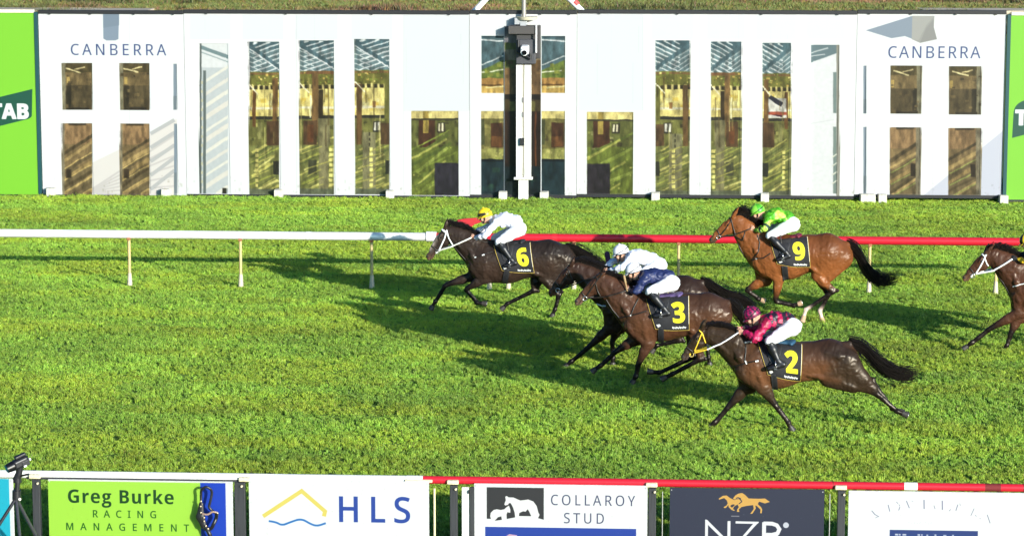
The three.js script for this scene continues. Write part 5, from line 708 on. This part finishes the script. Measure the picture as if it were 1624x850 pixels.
// ---------------------------------------------------------------- the field of runners
const WHITE = [0.8, 0.8, 0.78], YEL = [0.75, 0.5, 0.03];
const horses = {}, riders = {};
horses.h6 = makeHorse({ label: 'leading dark brown racehorse with white bridle and cloth number 6, beside the rail', contact: [875, 503], origin: 810, seed: 1, maneLen: 0.85, blaze: true,
  coat: { body: [0.026, 0.017, 0.013], leg: [0.006, 0.005, 0.005], brown: [0.035, 0.021, 0.015], dark: [0.016, 0.0125, 0.011], muzzle: [0.1, 0.055, 0.036], mane: [0.014, 0.011, 0.0095] },
  trunk: [[774, 416, 34], [806, 416, 33.5], [838, 411, 29], [870, 411, 31], [890, 412, 25]], neck: [[760, 402, 28], [746, 390, 23], [731, 379, 17], [717, 372, 14]], poll: [706, 357], nose: [673, 408], ear: [[711, 344], [714, 346]], crest: [[721, 361], [736, 367], [754, 376]], withers: [780, 382], dock: [899, 395],
  foreNear: [[769, 441], [738, 459], [756, 480], [772, 482]], foreFar: [[750, 438], [706, 452], [690, 478], [683, 491]], hindNear: [[864, 439], [886, 468], [880, 491], [875, 503]], hindFar: [[852, 442], [846, 461], [805, 481], [795, 491]],
  tail: [[898, 392], [916, 399], [938, 413], [958, 426], [975, 437]], tailWidth: 15,
  bridle: [['browband', WHITE, [[694, 364], [700, 363], [708, 368]], 0.022], ['cheek_strap', WHITE, [[709, 364], [705, 378], [696, 397]], 0.016], ['throat_strap', WHITE, [[709, 366], [712, 377], [719, 389]], 0.013], ['noseband', 'leather', [[680, 387], [689, 393], [695, 399]], 0.011], ['jaw_strap', WHITE, [[719, 389], [708, 394], [697, 397]], 0.013], ['chin_strap', WHITE, [[696, 397], [691, 402], [696, 404]], 0.011]],
  bit: [694, 399], straps: [['breast_strap', 'leather', [[742, 410], [754, 405], [770, 400], [783, 396]], 0.012], ['white_pad', WHITE, [[754, 405.3], [757, 404.3]], 0.014], ['white_pad', WHITE, [[766, 401.5], [770, 400.3]], 0.014], ['neck_strap', 'leather', [[722, 392], [731, 402], [740, 412]], 0.011], ['neck_strap', 'leather', [[756, 379], [768, 382], [780, 384]], 0.013]],
  rein: { pts: [[696, 397], [716, 390], [745, 376]], parts: [[0, 2, [0.8, 0.78, 0.68]]], r: 0.015 }, cloth: [[783.5, 387], [797.5, 425], [849, 430], [842, 383]], number: '6', numAt: [372, 290], girth: [[806, 424], [801, 449]], pad: [0.016, 0.015, 0.02] });
horses.h9 = makeHorse({ label: 'bright bay racehorse with black tail and cloth number 9, behind the pink-capped jockey', contact: [1290, 513], origin: 1250, seed: 2, whiteHind: true, blackHock: true, tanHoof: true,
  coat: { body: [0.18, 0.06, 0.018], leg: [0.01, 0.007, 0.006], brown: [0.185, 0.062, 0.019], dark: [0.1, 0.034, 0.013], muzzle: [0.07, 0.04, 0.026], white: [0.66, 0.5, 0.42], mane: [0.014, 0.011, 0.0095] },
  trunk: [[1225, 408, 35], [1251, 408, 35], [1282, 402, 29.5], [1312, 403, 33], [1329, 406, 25]], neck: [[1207, 396, 29], [1196, 384, 24.5], [1183, 368, 18.5], [1172, 355, 14.5]], poll: [1164, 340], nose: [1123, 380], ear: [[1172, 328], [1168, 331]], crest: [[1174, 341], [1186, 350], [1201, 360]], withers: [1222, 371], dock: [1345, 388], maneLen: 1.25,
  foreNear: [[1236, 441], [1230, 478], [1259, 485], [1273, 480]], foreFar: [[1210, 446], [1184, 460], [1203, 474], [1212, 477]], hindNear: [[1298, 436], [1321, 463], [1279, 491], [1273, 510]], hindFar: [[1300, 436], [1314, 468], [1301, 493], [1306, 513]],
  tail: [[1345, 387], [1358, 396], [1368, 415], [1383, 436], [1405, 446], [1430, 437]], tailWidth: 20,
  bridle: [['browband', 'leather', [[1150, 341], [1156, 343], [1161, 349]], 0.011], ['cheek_strap', 'leather', [[1160, 349], [1151, 363], [1142, 374]], 0.011], ['throat_strap', 'leather', [[1160, 347], [1163, 359], [1167, 372]], 0.01], ['noseband', 'leather', [[1133, 360], [1139, 366], [1143, 374]], 0.011], ['jaw_strap', 'leather', [[1143, 374], [1152, 376], [1165, 374]], 0.01]],
  bit: [1140, 376], straps: [['neck_strap', 'leather', [[1201, 370], [1205, 382], [1203, 396], [1193, 411]], 0.011], ['breast_strap', 'leather', [[1193, 411], [1200, 407], [1210, 406], [1222, 398]], 0.011], ['rein_loop', 'leather', [[1167, 374], [1178, 380], [1182, 366]], 0.009], ['martingale', 'leather', [[1171, 386], [1179, 402], [1186, 416]], 0.011], ['buckle', [0.6, 0.58, 0.55], [[1199, 408], [1201, 407]], 0.015]],
  rein: { pts: [[1142, 376], [1165, 371], [1188, 362]], parts: [[0, 2, 'leather']], r: 0.011 }, cloth: [[1221, 380], [1232, 414.5], [1285.5, 421], [1281.5, 373.5]], number: '9', numAt: [368, 285], girth: [[1244, 418], [1247, 444]], pad: [0.14, 0.012, 0.03] });
horses.w = makeHorse({ label: 'dark brown racehorse partly hidden between number 6 and number 3', contact: [972, 582], origin: 1010, seed: 3, maneLen: 0.65,
  coat: { body: [0.036, 0.018, 0.012], leg: [0.006, 0.005, 0.005], brown: [0.032, 0.017, 0.011], dark: [0.022, 0.013, 0.01], muzzle: [0.14, 0.06, 0.028], mane: [0.014, 0.011, 0.0095] },
  trunk: [[990, 481, 36.5], [1020, 478, 36], [1055, 469, 33], [1087, 468, 31], [1103, 469, 23]], neck: [[968, 466, 29], [951, 453, 24], [933, 440, 18], [918, 430, 14.5]], poll: [907, 415], nose: [867, 465], ear: [[912, 406], [915, 408]], crest: [[920, 415], [938, 422], [960, 430]], withers: [990, 443], dock: [1114, 448],
  foreNear: [[968, 520], [932, 552], [906, 573], [896, 583]], foreFar: [[980, 520], [971, 542], [972, 568], [972, 581]], hindNear: [[1072, 500], [1076, 540], [1042, 548], [1034, 558]], hindFar: [[1082, 502], [1120, 542], [1124, 567], [1127, 582]],
  tail: [[1113, 445], [1130, 456], [1155, 471], [1180, 479], [1206, 494]], tailWidth: 16,
  bridle: [['browband', 'leather', [[892, 424], [898, 424], [904, 430]], 0.012], ['cheek_strap', 'leather', [[903, 428], [896, 442], [887, 456]], 0.012], ['throat_strap', 'leather', [[902, 428], [907, 440], [911, 452]], 0.01], ['noseband', 'leather', [[877, 445], [884, 450], [888, 457]], 0.012]],
  bit: [885, 460], straps: [['breast_strap', WHITE, [[947, 481], [955, 483], [962, 482]], 0.012], ['neck_strap', 'leather', [[912, 452], [932, 466], [952, 498]], 0.011]],
  rein: { pts: [[886, 460], [915, 448], [960, 432]], parts: [[0, 2, 'leather']], r: 0.011 }, cloth: [[1000, 447], [1012, 492], [1062, 494], [1060, 437]], girth: [[1022, 488], [1024, 514]] });
horses.h3 = makeHorse({ label: 'bay brown racehorse with cloth number 3, ridden by the navy jockey', contact: [1003, 608], origin: 1035, seed: 4,
  coat: { body: [0.058, 0.026, 0.015], leg: [0.007, 0.005, 0.005], brown: [0.088, 0.037, 0.018], dark: [0.03, 0.016, 0.011], muzzle: [0.13, 0.08, 0.055], mane: [0.014, 0.011, 0.0095] },
  trunk: [[1024, 506, 38], [1052, 504, 37], [1090, 499, 34], [1124, 497, 33], [1137, 498, 26]], neck: [[1003, 490, 30], [985, 472, 25], [966, 457, 19], [955, 448, 15.5]], poll: [952, 433], nose: [909, 478], ear: [[962, 430], [960, 427]], crest: [[966, 437], [980, 443], [1000, 452]], withers: [1020, 466], dock: [1155, 481], maneLen: 0.45,
  foreNear: [[1028, 544], [1012, 579], [1008, 597], [1003, 608]], foreFar: [[1008, 538], [976, 558], [952, 580], [939, 590]], hindNear: [[1104, 531], [1110, 570], [1067, 593], [1049, 602]], hindFar: [[1100, 532], [1099, 566], [1046, 591], [1027, 589]],
  tail: [[1156, 480], [1168, 490], [1182, 506], [1196, 524]], tailWidth: 16,
  bridle: [['browband', 'leather', [[935, 436], [943, 436], [949, 443]], 0.011], ['cheek_strap', 'leather', [[956, 432], [946, 446], [930, 470]], 0.011], ['throat_strap', 'leather', [[945, 448], [948, 460], [953, 470]], 0.01], ['noseband', 'leather', [[917, 459], [924, 465], [930, 472]], 0.011], ['jaw_strap', 'leather', [[930, 471], [940, 473], [952, 472]], 0.01]],
  bit: [928, 473], straps: [['neck_strap', 'leather', [[1013, 471], [1006, 484], [1001, 497]], 0.011], ['breast_strap', 'leather', [[984, 502], [1000, 497], [1026, 489]], 0.012], ['martingale', 'leather', [[962, 474], [972, 490], [983, 503]], 0.012], ['rein_loop', 'leather', [[953, 472], [972, 465], [991, 460]], 0.01], ['buckle', [0.6, 0.58, 0.55], [[1000, 497], [1002, 496]], 0.015]],
  rein: { pts: [[930, 473], [960, 469], [994, 459]], parts: [[0, 2, 'leather']], r: 0.012 }, cloth: [[1025, 472], [1040, 517], [1094, 519.5], [1093.5, 467]], number: '3', numAt: [372, 290], girth: [[1049, 514], [1049, 543]], pad: [0.09, 0.06, 0.16] });
horses.h2 = makeHorse({ label: 'nearest racehorse, dark brown with yellow bridle and cloth number 2', contact: [1190, 682], origin: 1220, seed: 5, maneLen: 0.6, extra: [[1342, 578, 25, 1366, 602, 15], [1366, 602, 15, 1385, 616, 8], [1318, 596, 20, 1352, 610, 13]],
  coat: { body: [0.03, 0.018, 0.0105], leg: [0.011, 0.008, 0.007], brown: [0.112, 0.047, 0.021], dark: [0.02, 0.0135, 0.011], muzzle: [0.06, 0.04, 0.032], mane: [0.014, 0.011, 0.0095] },
  trunk: [[1203, 578, 39], [1236, 579, 37], [1277, 573, 31], [1316, 571, 34], [1337, 571, 27]], neck: [[1182, 563, 31], [1165, 549, 25], [1147, 539, 19], [1130, 532, 15.5]], poll: [1113, 518], nose: [1078, 567], ear: [[1121, 503], [1119, 507]], crest: [[1129, 516], [1146, 520], [1165, 529]], withers: [1188, 539], dock: [1348, 546],
  foreNear: [[1212, 615], [1231, 644], [1251, 671], [1257, 682]], foreFar: [[1184, 614], [1155, 646], [1134, 670], [1124, 680]], hindNear: [[1332, 603], [1388, 622], [1423, 652], [1441, 659]], hindFar: [[1328, 600], [1387, 611], [1416, 648], [1434, 655]],
  tail: [[1349, 544], [1370, 552], [1387, 569], [1412, 587], [1438, 594], [1463, 590]], tailWidth: 20,
  bridle: [['browband', YEL, [[1100, 519], [1107, 521], [1114, 527]], 0.0105], ['cheek_strap', YEL, [[1114, 526], [1108, 541], [1102, 556]], 0.0105], ['throat_strap', YEL, [[1114, 527], [1118, 539], [1122, 551]], 0.011], ['noseband', 'leather', [[1084, 547], [1092, 552], [1099, 557]], 0.012], ['jaw_strap', YEL, [[1102, 557], [1112, 555], [1122, 551]], 0.012], ['chin_strap', YEL, [[1094, 560], [1098, 567], [1104, 562]], 0.012]],
  bit: [1097, 562], bitColor: [0.5, 0.38, 0.12], straps: [['neck_strap', 'leather', [[1183, 543], [1183, 555], [1181, 568]], 0.01], ['wither_strap', WHITE, [[1181, 541], [1188, 540], [1196, 541]], 0.011], ['breast_strap', 'leather', [[1162, 580], [1172, 576], [1183, 571], [1204, 566]], 0.011], ['white_pad', WHITE, [[1198, 568.2], [1203, 567]], 0.015], ['buckle', WHITE, [[1182, 568], [1184, 573]], 0.012], ['martingale', 'leather', [[1124, 546], [1141, 564], [1161, 581]], 0.012]],
  rein: { pts: [[1102, 558], [1122, 552], [1143, 543], [1168, 528]], parts: [[0, 1, YEL], [1, 3, [0.78, 0.76, 0.76]]], r: 0.012 }, cloth: [[1202, 541], [1217.5, 589], [1270, 603], [1273, 544]], number: '2', numAt: [376, 300], bow: 1, girth: [[1227, 588], [1230, 618]], pad: [0.02, 0.07, 0.13] });
horses.hy = makeHorse({ label: 'brown racehorse with white bridle and bare cloth, cut off by the right edge', contact: [1593, 557], origin: 1670, seed: 6,
  coat: { body: [0.06, 0.025, 0.014], leg: [0.01, 0.007, 0.006], brown: [0.08, 0.032, 0.016], dark: [0.04, 0.019, 0.012], muzzle: [0.12, 0.065, 0.036], mane: [0.014, 0.011, 0.0095] },
  trunk: [[1638, 461, 37], [1668, 460, 36], [1701, 455, 32], [1733, 455, 33], [1750, 456, 26]], neck: [[1622, 444, 30], [1608, 430, 25], [1594, 418, 18.5], [1579, 408, 15]], poll: [1566, 396], nose: [1525, 441], ear: [[1580, 384], [1571, 386]], crest: [[1582, 397], [1598, 403], [1614, 412]], withers: [1640, 424], dock: [1766, 434],
  foreNear: [[1618, 496], [1570, 522], [1543, 543], [1529, 554]], foreFar: [[1616, 504], [1604, 530], [1598, 548], [1593, 557]], hindNear: [[1732, 490], [1754, 518], [1747, 543], [1741, 556]], hindFar: [[1722, 490], [1718, 514], [1690, 532], [1681, 545]],
  tail: [[1765, 432], [1785, 440], [1810, 458], [1838, 466]], tailWidth: 18,
  bridle: [['browband', WHITE, [[1551, 399], [1556, 401], [1564, 407]], 0.016], ['cheek_strap', WHITE, [[1565, 402], [1558, 417], [1549, 433]], 0.015], ['throat_strap', WHITE, [[1562, 408], [1566, 418], [1573, 428]], 0.012], ['noseband', 'leather', [[1534, 422], [1541, 427], [1547, 434]], 0.011], ['jaw_strap', WHITE, [[1549, 434], [1562, 432], [1575, 428]], 0.012], ['chin_strap', WHITE, [[1544, 435], [1541, 440], [1547, 441]], 0.012]],
  bit: [1544, 437], straps: [['martingale', 'leather', [[1578, 432], [1592, 448], [1602, 466]], 0.011], ['breast_strap', WHITE, [[1606, 452], [1616, 448], [1634, 444]], 0.01]],
  rein: { pts: [[1549, 434], [1575, 428], [1603, 410]], parts: [[0, 2, WHITE]], r: 0.015 }, cloth: [[1648, 432], [1662, 470], [1716, 474], [1713, 425]], girth: [[1672, 468], [1676, 496]] });

const plain = (c, v = 0.1) => (x, y, z) => { const k = 1 - v + 2 * v * fbm(x * 14, y * 14, z * 14, 2); return c.map((q) => q * k); };
const BLK = [0.014, 0.014, 0.017];
riders.j6 = makeJockey(horses.h6, { label: 'jockey in white silks and yellow cap, crouched on horse number 6', seed: 11, head: [769, 341], face: [773, 356], neck: [781, 350], shoulder: [788, 352], chest: [800, 348], waist: [817, 352], hip: [823, 363], knee: [791, 384], ankle: [811, 412], toe: [801, 422], heel: [817, 417], elbow: [768, 374], wrist: [754, 377], hand: [745, 376], glove: false,
  far: { elbow: [766, 364], wrist: [752, 368], hand: [743, 368], knee: [784, 378], glove: true }, silks: plain([0.68, 0.7, 0.8], 0.05), breeches: [0.76, 0.77, 0.82],
  cap: (x, y, z) => (y < 0.42 && y > -0.02 && x > -0.25 && x < 0.95 && Math.abs(z) > 0.3 ? [0.03, 0.028, 0.015] : [0.82, 0.58, 0.015]), peak: [0.8, 0.56, 0.02], rim: [0.7, 0.5, 0.02] });
riders.j9 = makeJockey(horses.h9, { label: 'jockey in mottled lime green silks and green cap, crouched on horse number 9', seed: 12, head: [1202, 335], face: [1206, 349], neck: [1214, 342], shoulder: [1220, 345], chest: [1231, 341], waist: [1249, 346], hip: [1257, 356], knee: [1221, 374], ankle: [1247, 400], toe: [1234, 412], heel: [1252, 406], elbow: [1213, 363], wrist: [1198, 365], hand: [1189, 361],
  far: { elbow: [1206, 356], wrist: [1190, 356], hand: [1181, 354], knee: [1214, 366] }, silks: (x, y, z, q) => { const n = fbm(x * 6 + 3, y * 7, z * 5 + 2, 3), t = sstep(0.42, 0.54, n); if (Math.abs(boneY(q.el, x, y, z) - 0.09) < 0.018 && q.arm < q.tor) return [0.01, 0.03, 0.02]; return [lerp(0.06, 0.46, t), lerp(0.3, 0.7, t), lerp(0.008, 0.09, t)]; },
  cap: (x, y, z) => { const a = Math.atan2(z, x), t = Math.cos(a * 3) > 0.2 ? 1 : 0; return t ? [0.06, 0.34, 0.02] : [0.2, 0.55, 0.05]; }, peak: [0.1, 0.42, 0.03], rim: [0.2, 0.4, 0.03] });
riders.jw = makeJockey(horses.w, { label: 'jockey in plain white silks and white cap, behind the navy jockey', seed: 13, head: [985, 400], face: [988, 414], neck: [996, 408], shoulder: [1002, 410], chest: [1013, 407], waist: [1033, 413], hip: [1045, 421], knee: [1010, 441], ankle: [1030, 470], toe: [1017, 481], heel: [1037, 476], elbow: [987, 424], wrist: [968, 430], hand: [959, 431],
  far: { elbow: [972, 414], wrist: [962, 426], hand: [955, 428], knee: [1004, 436] }, silks: plain([0.72, 0.75, 0.84], 0.05), cap: plain([0.74, 0.75, 0.8], 0.02), peak: [0.72, 0.73, 0.78],
  whip: { label: 'raised whip with a plum-coloured flap, left of the white-clad jockey', a: [963, 402], b: [970, 440], z: -0.22, color: [0.07, 0.02, 0.06], r: 0.045 } });
riders.j3 = makeJockey(horses.h3, { label: 'jockey in navy silks and white cap, crouched on horse number 3', seed: 14, head: [1005, 429], face: [1009, 444], neck: [1018, 437], shoulder: [1024, 440], chest: [1037, 438], waist: [1057, 440], hip: [1065, 449], knee: [1031, 463], ankle: [1053, 489], toe: [1039, 501], heel: [1060, 497], elbow: [1010, 461], wrist: [1001, 462], hand: [993, 459],
  far: { elbow: [1002, 454], wrist: [994, 457], hand: [988, 455], knee: [1024, 458] }, silks: plain([0.014, 0.022, 0.085], 0.12), cap: plain([0.74, 0.75, 0.8], 0.02), peak: [0.72, 0.73, 0.78],
  whip: { label: 'tan whip held upright before the navy jockey', a: [990, 437], b: [995, 462], z: 0.16, color: [0.3, 0.2, 0.09], r: 0.02 } });
riders.j2 = makeJockey(horses.h2, { label: 'jockey in pink and black spotted silks, crouched on horse number 2', seed: 15, head: [1193, 500], face: [1200, 515], neck: [1208, 509], shoulder: [1215, 514], chest: [1228, 508], waist: [1249, 510], hip: [1257, 518], knee: [1221, 542], ankle: [1235, 573], toe: [1220, 585], heel: [1243, 578], elbow: [1199, 537], wrist: [1181, 527], hand: [1169, 527],
  far: { elbow: [1186, 524], wrist: [1177, 521], hand: [1170, 524], knee: [1214, 536] }, silks: (x, y, z, q) => { const sleeve = q.arm < q.tor + 0.01, u = x * 8.5 + y * 3.1, v = y * 7.5 - x * 3.2 + z * 8, i = Math.floor(u), j = Math.floor(v), d = Math.abs(u - i - 0.5) + Math.abs(v - j - 0.5), on = d < 0.4 + 0.12 * hash(i, j); return sleeve ? (on ? [0.26, 0.005, 0.035] : [0.4, 0.006, 0.075]) : on ? [0.36, 0.006, 0.055] : [0.02, 0.014, 0.024]; },
  cap: (x, y, z) => { const u = Math.atan2(z, x) * 1.9, v = y * 4.2 + 0.4, i = Math.floor(u), j = Math.floor(v); return Math.abs(u - i - 0.5) + Math.abs(v - j - 0.5) < 0.43 ? [0.4, 0.006, 0.09] : [0.03, 0.01, 0.03]; }, peak: [0.32, 0.006, 0.07], rim: [0.05, 0.01, 0.04], lens: [0.35, 0.06, 0.08] });
riders.jy = makeJockey(horses.hy, { label: 'jockey in black and yellow silks, mostly cut off by the right edge', seed: 16, glove: true, head: [1631, 382], face: [1635, 397], neck: [1643, 391], shoulder: [1649, 396], chest: [1662, 394], waist: [1682, 398], hip: [1691, 408], knee: [1656, 427], ankle: [1677, 453], toe: [1664, 465], heel: [1684, 459], elbow: [1632, 413], wrist: [1615, 412], hand: [1603, 410],
  far: { elbow: [1626, 404], wrist: [1610, 406], hand: [1600, 408] }, silks: (x, y, z, q) => (q.arm < q.tor + 0.01 ? (Math.sin((x + y) * 26) > 0.1 ? [0.7, 0.47, 0.02] : BLK) : BLK), cap: (x, y, z) => (Math.sin(Math.atan2(z, x) * 4) > 0 ? [0.8, 0.56, 0.02] : BLK), peak: [0.8, 0.55, 0.02] });
renderer.render(scene, camera);
